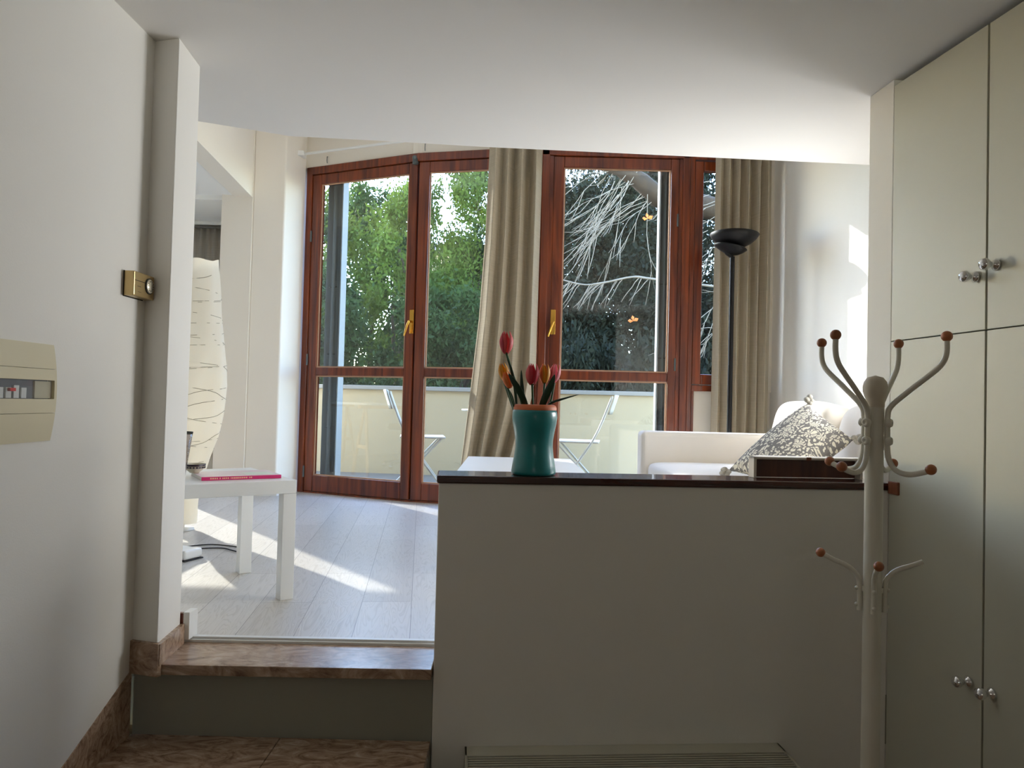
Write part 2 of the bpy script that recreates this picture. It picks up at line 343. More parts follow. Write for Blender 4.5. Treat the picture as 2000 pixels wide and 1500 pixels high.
EDGE = [(-1.75, 2.62), (-1.219, 2.81), (-1.041, 2.888), (-.914, 2.946), (-.531, 2.975), (-.14, 3.014), (1.136, 3.092), (1.491, 3.114), (2.25, 3.16)]
b = MB(); b.prism([(-1.4, -3.0), (-1.4, 2.3), (-1.75, 2.3)] + EDGE + [(2.6, 2.4), (2.6, -3.0)], ZC, ZC + .22); struct(b.build('ceiling', M['ceil']))
b = MB(); b.prism(EDGE + [(x, y - .12) for x, y in EDGE[::-1]], ZC + .22, ZR); struct(b.build('wall_loft', M['wallcream']))
# half wall with its wooden capping
HW0, HW1 = (-.208, 2.190), (1.172, 2.300)
T, L = frame2(HW0, HW1)
b = MB(T); b.box(0, L, 0, .15, 0, 1.206); struct(b.build('wall_half', M['wall'], bevel=.003))
b = MB(T); b.box(-.006, L - .002, -.006, .156, 1.206, 1.229); struct(b.build('trim_1', M['cap'], bevel=.004), 'dark polished wood capping along the top of the low dividing wall', 'trim')
b = MB(T); b.box(L - .006, L + .022, -.052, -.002, 1.197, 1.236, ); b.build('wood_block', M['capbit'], bevel=.003)
tag(bpy.data.objects['wood_block'], 'small brown wood block at the far end of the dark capping, behind the coat stand', 'wood block')
# steps
b = MB(); b.box(-1.098, -.212, 1.86, 2.190, 0, ZL - .03); b.box(-1.098, -.212, 1.56, 1.86, 0, .2275 - .03); struct(b.build('stair_base', M['riser']), 'painted masonry under the lower stair treads', 'stairs')
b = MB(); b.box(-1.085, -.650, 1.82, 2.190, ZL - .03, ZL); b.box(-.648, -.212, 1.82, 2.190, ZL - .03, ZL)
struct(b.build('stair_tread', M['marble'], bevel=.002), 'brown veined marble tread at the foot of the grey riser', 'stair tread')
b = MB(); b.box(-1.09, -.212, 1.52, 1.86, .1975, .2275); struct(b.build('stair_tread', M['marble'], bevel=.002), 'marble tread below the one at the grey riser', 'stair tread')
b = MB(); b.prism([(-1.082, 2.190), (-.210, 2.196), (-.210, 2.33), (-1.082, 2.33)], 0, ZT - .032); struct(b.build('stair_riser', M['riser']), 'dull grey green painted riser under the marble nosing', 'stair riser')
b = MB(); b.prism([(-1.018, 2.152), (-.212, 2.166), (-.212, 2.365), (-1.02, 2.365)], ZT - .030, ZT); struct(b.build('stair_tread', M['marble'], bevel=.002), 'polished marble top tread beside the pale laminate floor', 'stair tread')
b = MB(); b.prism([(-1.03, 2.362), (-.208, 2.378), (-.208, 2.398), (-1.03, 2.382)], ZT - .01, ZU + .003); b.prism([(-1.03, 2.352), (-.208, 2.368), (-.208, 2.380), (-1.03, 2.364)], ZT - .01, ZU - .004)
struct(b.build('trim_2', mat('white_metal_profile', (222, 222, 220), .35), bevel=.0015), 'white metal edge strip between marble tread and laminate floor', 'trim')
# marble skirtings
b = MB(); b.add([(x, y, z) for x in (-1.100, -1.080) for y, z in ((2.172, .648), (1.85, .524), (.74, .1), (.0, .1), (.0, 0), (2.172, 0))],
                [(0, 1, 2, 3, 4, 5), (11, 10, 9, 8, 7, 6)] + [(i, 6 + i, 6 + (i + 1) % 6, (i + 1) % 6) for i in range(6)])
bm_ = b.build('baseboard_left', M['marble'], bevel=.001); struct(bm_, 'sloping marble skirting climbing the wall beside the steps', 'baseboard')
b = MB(); b.prism([(-1.084, 2.160), (-.990, 2.134), (-.984, 2.147), (-1.080, 2.176)], ZT - .030, ZT + .064)
struct(b.build('baseboard_post', M['marble'], bevel=.001), 'short marble skirting on the dark front face of the wall post', 'baseboard')
b = MB(); b.prism([(-.999, 2.140), (-.985, 2.138), (-1.003, 2.338), (-1.017, 2.338)], ZT, ZT + .062)
struct(b.build('baseboard_step', M['marble'], bevel=.001), 'marble skirting on the bright flank of the post above the top tread', 'baseboard')
t = thing('baseboard_end', 'brown and white skirting stub standing at the end of the post', 'baseboard', (-1.0, 2.345, ZU), kind='structure')
b = MB(); b.prism([(-1.030, 2.338), (-1.008, 2.338), (-1.008, 2.352), (-1.030, 2.352)], ZU, ZU + .082); b.build('brown_core', M['wood'], t, True)
b = MB(); b.prism([(-1.008, 2.338), (-.990, 2.340), (-.985, 2.39), (-1.008, 2.39)], ZU, ZU + .084); b.build('white_face', M['white'], t, True)

# ------------------------------------------------------------------ living room shell
A, B, C, D, E = (-1.71, 6.02), (-.755, 5.585), (.18, 5.37), (1.262, 5.37), (1.885, 5.40)
RX = lambda y: 1.885 + .0759 * (5.4 - y)                            # right-hand wall
LX = lambda y: -2.035 + .0855 * (5.65 - y)                           # left-hand wall line under the lintel
b = MB(); b.prism([(-4.9, 2.39), (-.200, 2.39), (-.205, 2.345), (1.16, 2.455), (2.3, 2.45), (2.3, 5.40), E, D, C, B, A, (-1.95, 6.02), (-1.95, 6.56), (-4.9, 6.56)], ZU - .1, ZU)
struct(b.build('floor_upper', M['plank']), 'pale laminate plank floor of the sunlit room', 'floor')
b = MB(); b.box(-4.9, 2.3, 2.3, 6.9, ZU - .25, ZU - .101); struct(b.build('floor_slab', M['riser']))
b = MB(); b.prism([(-5, 2.0), (2.4, 2.0), (2.4, 5.66), (.2, 5.64), (-.8, 5.85), (-1.75, 6.30), (-1.95, 6.74), (-5, 6.74)], ZR, ZR + .2); struct(b.build('ceiling_upper', M['ceil']))
b = MB(); b.prism([(RX(2.43), 2.432), (RX(5.6), 5.6), (RX(5.6) + .3, 5.6), (RX(2.43) + .3, 2.432)], ZU - .2, ZR)
struct(b.build('wall_east', M['wall']))
b = MB()                                                             # wall strip above the windows
for P, Q in ((A, B), (B, C), (C, D), (D, (1.95, 5.40))):
    T, L = frame2(P, Q); b.box(-.04, L + .04, .0, .26, CZ + 1.865, ZR, T)
struct(b.build('wall_window', M['wallcream']))
T, L = frame2(D, E)
b = MB(T); b.box(.055, L + .03, .02, .26, ZU, CZ + .115); b.box(.45, L + .03, .0, .26, CZ + .115, CZ + 1.87); struct(b.build('wall_sill', M['wallcream']), 'cream wall panel below the narrow side window', 'wall')
# reveal + wall piece left of the first door, then the flush wall and the alcove
b = MB(); b.prism([(-1.80, 5.735), (-1.722, 5.99), (-1.74, 6.28), (-1.95, 6.30), (-2.035, 5.70)], ZU - .1, ZR); struct(b.build('wall_reveal', M['wallcream'], bevel=.012, seg=3))
b = MB(); b.prism([(-2.262, 5.665), (-2.035, 5.690), (-1.95, 6.56), (-2.262, 6.56)], ZU - .1, ZR); struct(b.build('wall_alcove', M['wallcream']))
b = MB(); b.prism([(LX(2.43), 2.35), (LX(5.69), 5.69), (LX(5.69) - .14, 5.69), (LX(2.43) - .14, 2.35)], CZ + 1.527, ZR); struct(b.build('wall_lintel', M['wallcream']))
b = MB(); b.prism([(LX(2.43) - .10, 2.35), (LX(5.69) - .10, 5.69), (-2.262, 5.70), (-4.9, 5.70), (-4.9, 2.35)], CZ + 1.535, CZ + 1.66); b.box(-4.9, -2.262, 5.69, 6.56, CZ + 1.50, CZ + 1.62)
struct(b.build('ceiling_alcove', mat('bright_white_soffit', (240, 239, 235), .85)))
b = MB(); b.box(-5.05, -4.9, 2.2, 6.7, ZU - .2, ZR); struct(b.build('wall_west', M['wall']))
b = MB(); b.box(-4.9, -1.27, 2.20, 2.35, ZU - .3, ZR); struct(b.build('wall_near', M['wall']))
# alcove window wall with two narrow casements
b = MB()
WX0, WX1 = -4.40, -3.31
b.box(-4.9, WX0, 6.50, 6.74, ZU - .1, ZR); b.box(WX1, -2.262, 6.50, 6.74, ZU - .1, ZR); b.box(WX0, WX1, 6.50, 6.74, CZ + 1.43, ZR); b.box(WX0, WX1, 6.50, 6.74, ZU - .1, ZU + .30)
struct(b.build('wall_niche', M['wallcream']))
t = thing('window_2', 'window hidden in the alcove behind the paper lamp', 'window', (-3.56, 6.55, ZU + .3), kind='structure')
b = MB(); b.box(WX0, WX1, 6.52, 6.58, ZU + .30, ZU + .35); b.box(WX0, WX1, 6.52, 6.58, CZ + 1.385, CZ + 1.43)
for x0, x1 in ((WX0, WX0 + .035), (WX1 - .035, WX1)): b.box(x0, x1, 6.52, 6.58, ZU + .35, CZ + 1.385)
b.build('window_frame', M['woodh'], t, True)
for x0, x1 in ((WX0 + .035, WX1 - .035),):
    b = MB(); b.box(x0, x1, 6.547, 6.553, ZU + .35, CZ + 1.385); b.build('pane', M['glass'], t, True)
t = thing('fill_lamp_frame', 'unseen frame added around the side fill lamp behind the wall pier', 'window', (2.03, 3.28, 1.4), kind='structure')  # made-up frame around the added side lamp, plain wall behind it
mw = Matrix.Translation((RX(3.28), 3.28, 1.66)) @ Matrix.Rotation(.0757, 4, 'Z')
b = MB(mw); b.box(-.05, 0, -.61, -.56, -.41, .41); b.box(-.05, 0, .56, .61, -.41, .41); b.box(-.05, 0, -.61, .61, -.46, -.41); b.box(-.05, 0, -.61, .61, .41, .46); b.build('window_frame', M['wood'], t, True)
# skirting line in the living room
b = MB()
for P, Q in (((-2.262, 5.665), (-2.035, 5.690)), ((-2.035, 5.70), (-1.80, 5.735)), ((-1.80, 5.735), (-1.722, 5.99))):
    T, L = frame2(P, Q); b.box(0, L, -.012, 0, ZU, ZU + .05, T)
struct(b.build('baseboard_far', M['white']), 'thin white skirting along the cream wall beyond the side table', 'baseboard')

# ------------------------------------------------------------------ french doors and side window
def bar(b, x0, x1, z0, z1, y0=0, y1=.055): b.box(x0, x1, y0, y1, z0, z1)
def leaf(par, T, x0, x1, sl=.075, sr=.075, hinge_left=True):
    zb, zt = ZU + .012, CZ + 1.80
    lf = MB(T)
    bar(lf, x0, x0 + sl, zb, zt); bar(lf, x1 - sr, x1, zb, zt)
    bar(lf, x0 + sl, x1 - sr, zb, ZU + .142); bar(lf, x0 + sl, x1 - sr, CZ + 1.72, zt); bar(lf, x0 + sl, x1 - sr, CZ + .172, CZ + .237)
    o = lf.build('door_leaf', M['wood'], par, True, bevel=.006)
    bd = MB(T)
    for z0, z1 in ((ZU + .142, CZ + .172), (CZ + .237, CZ + 1.72)):
        for a, c, e, f in ((x0 + sl, x1 - sr, z0, z0 + .010), (x0 + sl, x1 - sr, z1 - .010, z1), (x0 + sl, x0 + sl + .010, z0 + .01, z1 - .01), (x1 - sr - .010, x1 - sr, z0 + .01, z1 - .01)):
            bar(bd, a, c, e, f, .012, .020)
    bd.build('glazing_bead', M['white_bead'], o, True)
    for z0, z1 in ((ZU + .145, CZ + .169), (CZ + .240, CZ + 1.717)):
        g = MB(T); g.box(x0 + sl + .001, x1 - sr - .001, .024, .030, z0, z1); g.build('pane', M['glass'], o, True)
    return o
M['white_bead'] = mat('pale_bead', (190, 150, 120), .4)
def handle(lf, T, x, z, flip=1):
    h = MB(T); h.box(x - .018, x + .018, -.010, 0.001, z - .09, z + .09); h.tube([(x, -.005, z - .0), (x, -.045, z - .0)], .009, 10)
    h.build('handle_plate', M['brass'], lf, True, bevel=.004)
    h = MB(T); h.tube([(x, -.042, z), (x - .012 * flip, -.05, z + .03), (x - .030 * flip, -.05, z - .045), (x - .038 * flip, -.048, z - .105)][:1] + [(x - .01 * flip, -.05, z - .03), (x - .035 * flip, -.05, z - .11)], [.009, .009, .007], 10)
    h.build('lever', M['brass'], lf, True)
def hinge(par, T, x, zs):
    h = MB(T)
    for z in zs: h.tube([(x, -.006, z - .045), (x, -.006, z + .045)], .007, 8)
    h.build('hinge', M['shutter'], par, True)
def outer(par, T, x0, x1, left=True, right=True, z0=ZU):
    f = MB(T)
    if left: bar(f, x0, x0 + .055, z0, CZ + 1.865, -.012, .075)
    if right: bar(f, x1 - .055, x1, z0, CZ + 1.865, -.012, .075)
    bar(f, x0, x1, CZ + 1.802, CZ + 1.865, -.012, .075)
    bar(f, x0, x1, z0 - .02, z0 + .010, -.004, .075)
    f.build('door_frame', M['wood'], par, True, bevel=.005)
d1 = thing('door_1', 'french door of red-brown wood with two glazed leaves opposite the side table', 'door', (A[0], A[1], ZU), kind='structure')
T1, L1 = frame2(A, B); T2, L2 = frame2(B, C)
outer(d1, T1, 0, L1 + .02, True, False)
l1 = leaf(d1, T1, .055, L1 - .002, .085, .075)
handle(l1, T1, L1 - .012, CZ + .585)
hinge(d1, T1, .058, (CZ - .60, CZ + .3, CZ + 1.3))
d2 = thing('door_2', 'wooden glazed door leaf half hidden by the slanting curtain', 'door', (B[0], B[1], ZU), kind='structure')
outer(d2, T2, 0, L2, False, True)
leaf(d2, T2, .012, L2 - .058, .085, .075)
b = MB(T1); b.box(L1 - .03, L1 + .004, -.03, 0, CZ + 1.78, CZ + 1.82); b.build('top_bolt', M['shutter'], d1, True)
b = MB(); b.ball((B[0] - .02, B[1] - .05, CZ + 1.815), .018); b.build('top_bolt', M['shutter'], d1, True)
d3 = thing('door_3', 'tall wooden glazed door behind the tulip vase with folded grey shutter outside', 'door', (C[0], C[1], ZU), kind='structure')
T3, L3 = frame2(C, D)
outer(d3, T3, 0, L3, True, True)
l3 = leaf(d3, T3, .085, L3 - .08, .078, .060)
b = MB(T3); bar(b, .055, .085, ZU, CZ + 1.80, .0, .06); bar(b, L3 - .08, L3 - .055, ZU, CZ + 1.80, .0, .06); b.build('door_jamb', M['wood'], d3, True)
handle(l3, T3, .105, CZ + .585)
hinge(d3, T3, L3 - .088, (CZ - .45, CZ + .3, CZ + 1.35))
w1 = thing('window_1', 'narrow wooden side window partly covered by the straight curtain', 'window', (D[0], D[1], CZ - .1), kind='structure')
T4, L4 = frame2(D, E)
L4 = .45; b = MB(T4); bar(b, 0, .035, ZU, CZ + 1.865, -.005, .07); bar(b, L4 - .03, L4, CZ + .12, CZ + 1.865, -.005, .07); bar(b, .035, L4, CZ + 1.80, CZ + 1.865, -.005, .07); bar(b, .035, L4, CZ + .112, CZ + .155, -.005, .07)
bar(b, .035, .055, ZU, CZ + .112, .0, .06); b.build('window_frame', M['wood'], w1, True, bevel=.004)
b = MB(T4); bar(b, .037, .10, CZ + .16, CZ + 1.79); bar(b, L4 - .09, L4 - .03, CZ + .16, CZ + 1.79); bar(b, .10, L4 - .09, CZ + .16, CZ + .235); bar(b, .10, L4 - .09, CZ + 1.72, CZ + 1.79)
sh = b.build('sash', M['wood'], w1, True, bevel=.006)
b = MB(T4); b.box(.10, L4 - .09, .024, .030, CZ + .235, CZ + 1.72); b.build('pane', M['glass'], sh, True)
# curtain rail and screw hooks
t = thing('curtain_rail', 'thin white curtain rail above the two-leaf wooden door', 'curtain rail', (-1.2, 5.7, CZ + 1.95))
b = MB(); b.tube([(-1.74, 5.92, CZ + 1.945), (-.80, 5.50, CZ + 1.935), (.1, 5.27, CZ + 1.93), (1.85, 5.27, CZ + 1.93)], .011, 8); b.build('rail', M['white'], t, True)
b = MB(); b.box(-1.77, -1.71, 5.88, 5.97, CZ + 1.925, CZ + 1.965); b.build('bracket', M['white'], t, True, bevel=.004)
for (x, y, z), lb in (((-1.53, 5.935, CZ + 1.895), 'small wire hook near the bracket of the white rail'), ((-.70, 5.565, CZ + 1.89), 'small wire hook above the meeting stiles of the glazed leaves')):
    b = MB(); b.tube([(x, y - .002, z + .04), (x, y - .02, z + .035), (x, y - .022, z), (x, y - .012, z - .015)], .003, 6); tag(b.build('wall_hook', M['shutter']), lb, 'hook')

# ------------------------------------------------------------------ folding metal shutters outside
M['edge'] = mat('light_grey_edge_strip', (150, 156, 156), .5)
def shutter(P, Q, n, depth, label, left=False):
    T, L = frame2(P, Q); t = thing('folding_shutter', label, 'shutter', (P[0], P[1] + .12, ZU), group='folded grey shutters')
    st = L / n
    for i in range(n):
        y0, y1 = (.10, .10 + depth) if i % 2 == 0 else (.10 + depth, .10)
        p = MB(T); x0, x1 = i * st, (i + 1) * st - .002; th = .012
        p.add([(x0, y0, ZU + .02), (x1, y1, ZU + .02), (x1 + .002, y1 + th, ZU + .02), (x0, y0 + th, ZU + .02), (x0, y0, CZ + 1.80), (x1, y1, CZ + 1.80), (x1 + .002, y1 + th, CZ + 1.80), (x0, y0 + th, CZ + 1.80)],
              [(0, 3, 2, 1), (4, 5, 6, 7), (0, 1, 5, 4), (1, 2, 6, 5), (2, 3, 7, 6), (3, 0, 4, 7)])
        p.build('shutter_panel', M['shutter'], t, True)
    p = MB(T); xe = -.012 if left else L + .001; p.box(xe, xe + .010, .095, .165, ZU + .02, CZ + 1.8); p.build('edge_rail', M['edge'], t, True)
    for z in (CZ - .25, CZ + .35, CZ + .9):
        h = MB(T); h.box(0, L, .126, .130, z, z + .006); h.build('cross_link', M['gap'], t, True)
    return t
shutter((A[0] + .125, A[1] - .055), (A[0] + .255, A[1] - .115), 5, .06, 'folded grey metal shutter at the hinge side of the two-leaf door')
T, L = frame2(C, D)
s3 = shutter((1.07, 5.37), (1.17, 5.37), 5, .06, 'folded grey metal shutter with white edge seen through the tall door behind the tulips', True)
shutter((1.50, 5.38), (1.60, 5.382), 4, .06, 'folded grey metal shutter glimpsed through the narrow side window')

# ------------------------------------------------------------------ curtains
def curtain(xl, xr, yc, z0, z1, folds, amp, m, seedv, ny=60):
    rnd = random.Random(seedv)
    cuts = [0]
    for i in range(folds): cuts.append(cuts[-1] + rnd.uniform(.55, 1.5))
    cuts = [c / cuts[-1] for c in cuts]; am = [amp * rnd.uniform(.6, 1.35) for _ in range(folds)]; sk = [rnd.uniform(-.25, .25) for _ in range(folds)]; dr = [rnd.uniform(-1, 1) for _ in range(folds + 1)]
    def P(u, v):
        i = max(k for k in range(folds) if cuts[k] <= u + 1e-9) if u < 1 else folds - 1
        q = (u - cuts[i]) / (cuts[i + 1] - cuts[i])
        a, c = xl(v), xr(v); dd = (1 - v) * .012
        e0 = cuts[i] + dr[i] * dd * (i > 0); e1 = cuts[i + 1] + dr[i + 1] * dd * (i < folds - 1)
        qq = q + .10 * math.sin(2 * PI * q)                          # pinched valleys, broad rounded pleats
        x = lerp(a, c, lerp(e0, e1, qq))
        r = (.5 - .5 * math.cos(2 * PI * q)) ** .62
        y = yc + am[i] - 2 * am[i] * r * (1 + .15 * math.sin(4 * v + i)) + .006 * math.sin(7 * v + 2 * i + 3 * q)
        return (x, y, lerp(z0, z1, v))
    b = MB(); b.grid(P, folds * 26, ny)
    return b.build('curtain', m, None, solid=.003)
xl = lambda v: interp([(0, -.385), (.12, -.345), (.3, -.295), (.5, -.245), (.72, -.215), (1, -.20)], v)
xr = lambda v: interp([(0, -.03), (.08, .0), (.25, .12), (.35, .165), (1, .178)], v)
tag(curtain(xl, xr, 5.22, ZU + .012, CZ + 1.925, 4, .055, M['curtain'], 4), 'beige linen curtain spreading out sideways between the glazed doors', 'curtain')
tag(curtain(lambda v: 1.415, lambda v: 1.815, 5.24, ZU + .012, CZ + 1.925, 6, .036, M['curtain'], 5, ny=40), 'straight pleated beige linen curtain behind the black uplighter lamp', 'curtain')
t = thing('curtain', 'short grey-beige gathered curtain hanging in the alcove behind the paper lamp', 'curtain', (-2.7, 6.44, CZ + .9))
b = MB()
b.grid(lambda u, v: (lerp(-3.12, -2.27, u), 6.42 + .016 * math.sin(u * 92) * (1 - .5 * v) + .006 * math.sin(u * 41), lerp(ZU + .3, CZ + 1.44, v)), 150, 8)
b.build('cloth', M['sheer'], t, True, solid=.002)
b = MB(); b.tube([(-3.14, 6.41, CZ + 1.45), (-2.262, 6.41, CZ + 1.45)], .011, 8); b.build('rod', mat('dark_grey_rod', (96, 90, 84), .4), t, True)
b = MB(); b.box(-3.14, -2.264, 6.36, 6.50, CZ + 1.465, CZ + 1.50); b.box(-3.14, -2.264, 6.40, 6.5, CZ + 1.50, CZ + 1.5)
t2 = thing('blind_box', 'white roller blind box above the short alcove curtain', 'blind', (-2.7, 6.45, CZ + 1.47))
b = MB(); b.box(-3.14, -2.264, 6.40, 6.498, CZ + 1.468, CZ + 1.50)
b.build('cover', M['white'], t2, True, bevel=.006)
# ------------------------------------------------------------------ cabinets with chrome knobs
ZS = CZ + .217
def Tcb(s): 
    m, _ = frame2(cb(s), cb(s + 1)); return m                         # x toward the camera, y into the room side? fixed below
m0 = Matrix.Identity(4); m0.col[0][:3] = (CU.x, CU.y, 0); m0.col[1][:3] = (.9922, .1246, 0); m0.col[2][:3] = (0, 0, 1); m0.col[3][:3] = (CB0.x, CB0.y, 0)
cabs = [('tall cream upper cabinet at the far end beside the wall corner', 0, .388, ZS + .0015, ZC - .022, .355, CZ + .36),
        ('tall cream upper cabinet nearest the viewer, above the horizontal seam', .392, .78, ZS + .0015, ZC - .022, .425, CZ + .38),
        ('cream lower cabinet reaching the floor directly behind the coat stand', 0, .388, .08, ZS - .0015, .345, CZ - .70),
        ('cream lower cabinet nearest the viewer, with chrome knob low on its door', .392, .78, .08, ZS - .0015, .425, CZ - .70)]
def knob(par, s, z):
    k = MB(m0 @ Matrix.Translation((s, -.0005, z)) @ Matrix.Rotation(PI / 2, 4, 'X') @ Matrix.Scale(1.35, 4))
    k.lathe([(1e-4, 0), (.010, 0), (.0115, .003), (.0085, .006), (.0048, .010), (.0048, .014), (.0085, .018), (.0115, .024), (.0105, .030), (.006, .034), (1e-4, .035)], k=20)
    k.build('knob', M['chrome'], par, True)
for lb, s0, s1, z0, z1, ks, kz in cabs:
    t = thing('cabinet', lb, 'cabinet', (*cb((s0 + s1) / 2, .3), z0), group='built-in cream cabinets')
    b = MB(m0); b.box(s0 + .0005, s1 - .0005, .021, .60, z0 + .001, z1 - .001); b.build('body', M['gap'], t, True)
    b = MB(m0); b.box(s0 + .0015, s1 - .0015, 0, .02, z0, z1); d = b.build('door', M['cab'], t, True, bevel=.001)
    knob(d, ks, kz)
for z0, z1, lb in ((ZS + .0015, ZC - .022, 'plain cream upper cabinet beyond the picture edge'), (.08, ZS - .0015, 'plain cream lower cabinet beyond the picture edge')):
    t = thing('cabinet', lb, 'cabinet', (*cb(1.5, .3), z0))
    b = MB(m0); b.box(.7805, 2.349, .021, .60, z0 + .001, z1 - .001); b.build('body', M['gap'], t, True)
    for s0 in (.782, 1.174, 1.566, 1.958):
        b = MB(m0); b.box(s0 + .0015, s0 + .387, 0, .02, z0, z1); b.build('door', M['cab'], t, True, bevel=.001)
b = MB(m0); b.box(0, 2.35, .03, .06, 0, .08); struct(b.build('baseboard_right', M['cab']), 'recessed plinth under the cream cabinets', 'baseboard')

# ------------------------------------------------------------------ fan coil unit under the half wall
T, L = frame2(HW0, HW1)
t = thing('fan_coil_unit', 'cream metal heater with slotted top grille against the low wall', 'heater', (.34, 2.13, 0), 0)
b = MB(T); X0, X1 = .096, 1.044
b.box(X0, X1, -.205, -.195, .07, .44); b.box(X0, X0 + .008, -.205, -.001, .07, .44); b.box(X1 - .008, X1, -.205, -.001, .07, .44); b.box(X0, X1, -.060, -.001, .425, .44); b.box(X0, X1, -.205, -.185, .425, .44)
b.build('casing', M['rad'], t, True, bevel=.002)
b = MB(T); b.box(X0 + .01, X1 - .01, -.19, -.005, .0, .40); b.build('core', M['gap'], t, True)
for i in range(9):
    g = MB(T); y = -.180 + i * .0135; g.box(X0 + .009, X1 - .009, y, y + .005, .428, .438); g.build('grille_slat', M['rad'], t, True)
for x in (X0 + .12, X0 + .36, X0 + .60, X0 + .84): g = MB(T); g.box(x, x + .006, -.185, -.060, .424, .4275); g.build('grille_rib', M['rad'], t, True)

# ------------------------------------------------------------------ thermostat and fuse box on the left wall
def TL(y, z):                                                         # x toward the far end, y out of the wall, z up
    m = Matrix.Identity(4); m.col[0][:3] = (0, 1, 0); m.col[1][:3] = (1, 0, 0); m.col[3][:3] = (-1.086 - .004 * (2.17 - y) / 2.17 * 4, y, z); return m
t = thing('thermostat', 'gold-coloured room thermostat with round dial beside the wall corner', 'thermostat', (-1.085, 2.12, CZ + .28))
Tt = TL(2.045, CZ + .268)
b = MB(Tt); b.box(.002, .112, 0, .006, -.002, .070); b.build('back_plate', M['gap'], t, True, bevel=.001)
b = MB(Tt); b.box(.0, .115, .007, .036, 0, .069); b.build('case', M['gold'], t, True, bevel=.003)
b = MB(Tt); b.lathe([(1e-4, 0), (.020, 0), (.020, .004), (.0185, .0055), (1e-4, .0055)], (0, 0, 0), 28, T=Tt @ Matrix.Translation((.083, .036, .037)) @ Matrix.Rotation(-PI / 2, 4, 'X')); dl = b.build('dial', mat('silver_dial', (206, 198, 176), .35, .6), t, True)
b = MB(); 
for i in range(12):
    a = i * PI / 6; b.box(.083 + .014 * math.cos(a) - .0008, .083 + .014 * math.cos(a) + .0008, .0416, .0424, .037 + .014 * math.sin(a) - .0015, .037 + .014 * math.sin(a) + .0015, Tt)
b.build('tick_marks', M['gap'], dl, True)
b = MB(Tt @ Matrix.Translation((.083, .0365, .037)) @ Matrix.Rotation(-PI / 2, 4, 'X')); b.tube([(.0215 * math.cos(a * PI / 12), .0215 * math.sin(a * PI / 12), .001) for a in range(24)], .0018, 6, closed=True); b.build('dial_ring', M['gap'], t, True)
b = MB(Tt); b.box(.004, .062, .0362, .0366, .043, .0445); b.box(.018, .038, .0362, .0366, .028, .0292); b.box(.022, .04, .0362, .0366, .013, .0138); b.build('cover_seam', M['gap'], t, True)
# fuse box: cover 0.30 wide, front bowed
t = thing('fuse_box', 'aged cream wall fuse box with clear strip window showing breakers', 'fuse box', (-1.09, 1.6, CZ - .03))
FX0, FX1 = 1.40, 1.752
def bow(z): return .020 - .012 * ((z - (CZ - .005)) / .115) ** 2
def fpanel(x0, x1, z0, z1, dz=0, n=6):
    g = MB(); vs = []; fs = []
    zs = [lerp(z0, z1, i / n) for i in range(n + 1)]
    for z in zs:
        o = bow(z) + dz
        vs += [(-1.094, x0, z), (-1.088 + o, x0, z), (-1.088 + o, x1 - .008, z), (-1.088 + o * .4, x1, z), (-1.094, x1, z)]
    for i in range(n):
        for j in range(5): fs.append((i * 5 + j, i * 5 + (j + 1) % 5, (i + 1) * 5 + (j + 1) % 5, (i + 1) * 5 + j))
    fs += [(4, 3, 2, 1, 0), tuple(n * 5 + j for j in range(5))]
    g.add(vs, fs); return g
for z0, z1, nm in ((CZ + .049, CZ + .106, 'top_cover'), (CZ + .0225, CZ + .048, 'frame_strip'), (CZ - .0525, CZ - .0205, 'frame_strip'), (CZ - .118, CZ - .0535, 'bottom_cover')):
    fpanel(FX0, FX1, z0, z1).build(nm, M['fuse'], t, True)
fpanel(1.735, FX1, CZ - .0205, CZ + .0225).build('side_cover', M['fuse'], t, True)
fpanel(FX0, 1.735, CZ - .0205, CZ + .0225, -.012).build('breaker_tray', mat('dark_tray', (96, 100, 108), .6), t, True)
for i, y in enumerate((1.42, 1.45, 1.48, 1.53, 1.555, 1.58, 1.605, 1.63)): b = MB(); b.box(-1.083, -1.076, y, y + .017, CZ - .019, CZ + (.004 if i % 3 else .009)); b.build('breaker', M['white'], t, True)
b = MB(); b.box(-1.083, -1.076, 1.675, 1.734, CZ - .019, CZ + .020); b.build('blank_cover', M['fuse'], t, True)
b = MB(); b.box(-1.0765, -1.070, 1.585, 1.603, CZ - .004, CZ + .003); b.build('red_switch', mat('red_switch', (190, 40, 30), .4), t, True)
fpanel(FX0, 1.734, CZ - .020, CZ + .022, -.002).build('clear_window', glass_mat('clear_plastic', (.88, .9, .92), 1.45, dust=.08), t, True)

# ------------------------------------------------------------------ coat stand
t = thing('coat_stand', 'cream metal coat stand with wooden ball tips in front of the cabinets', 'coat stand', (.832, 1.70, 0))
b = MB(); b.tube([(0, 0, .02), (0, 0, 1.462)], .0198, 24); b.build('pole', M['stand'], t)
b = MB(); b.lathe([(.0205, 0), (.0205, .020), (.0225, .024), (.0262, .036), (.0268, .046), (.0245, .058), (.017, .068), (1e-4, .073)], (0, 0, 1.459), 24); b.build('finial', mat('cream_plastic_cap', (206, 196, 178), .5), t)
b = MB(); b.lathe([(.0225, 0), (.0225, .012)], (0, 0, 1.04), 24); b.build('collar', M['stand'], t)
def arc(pts, n=6):                                                    # catmull-rom through control points
    P = [Vector(pts[0])] + [Vector(p) for p in pts] + [Vector(pts[-1])]; out = []
    for i in range(1, len(P) - 2):
        for j in range(n):
            u = j / n; p0, p1, p2, p3 = P[i - 1:i + 3]
            out.append(.5 * ((2 * p1) + (-p0 + p2) * u + (2 * p0 - 5 * p1 + 4 * p2 - p3) * u * u + (-p0 + 3 * p1 - 3 * p2 + p3) * u ** 3))
    return out + [P[-1]]
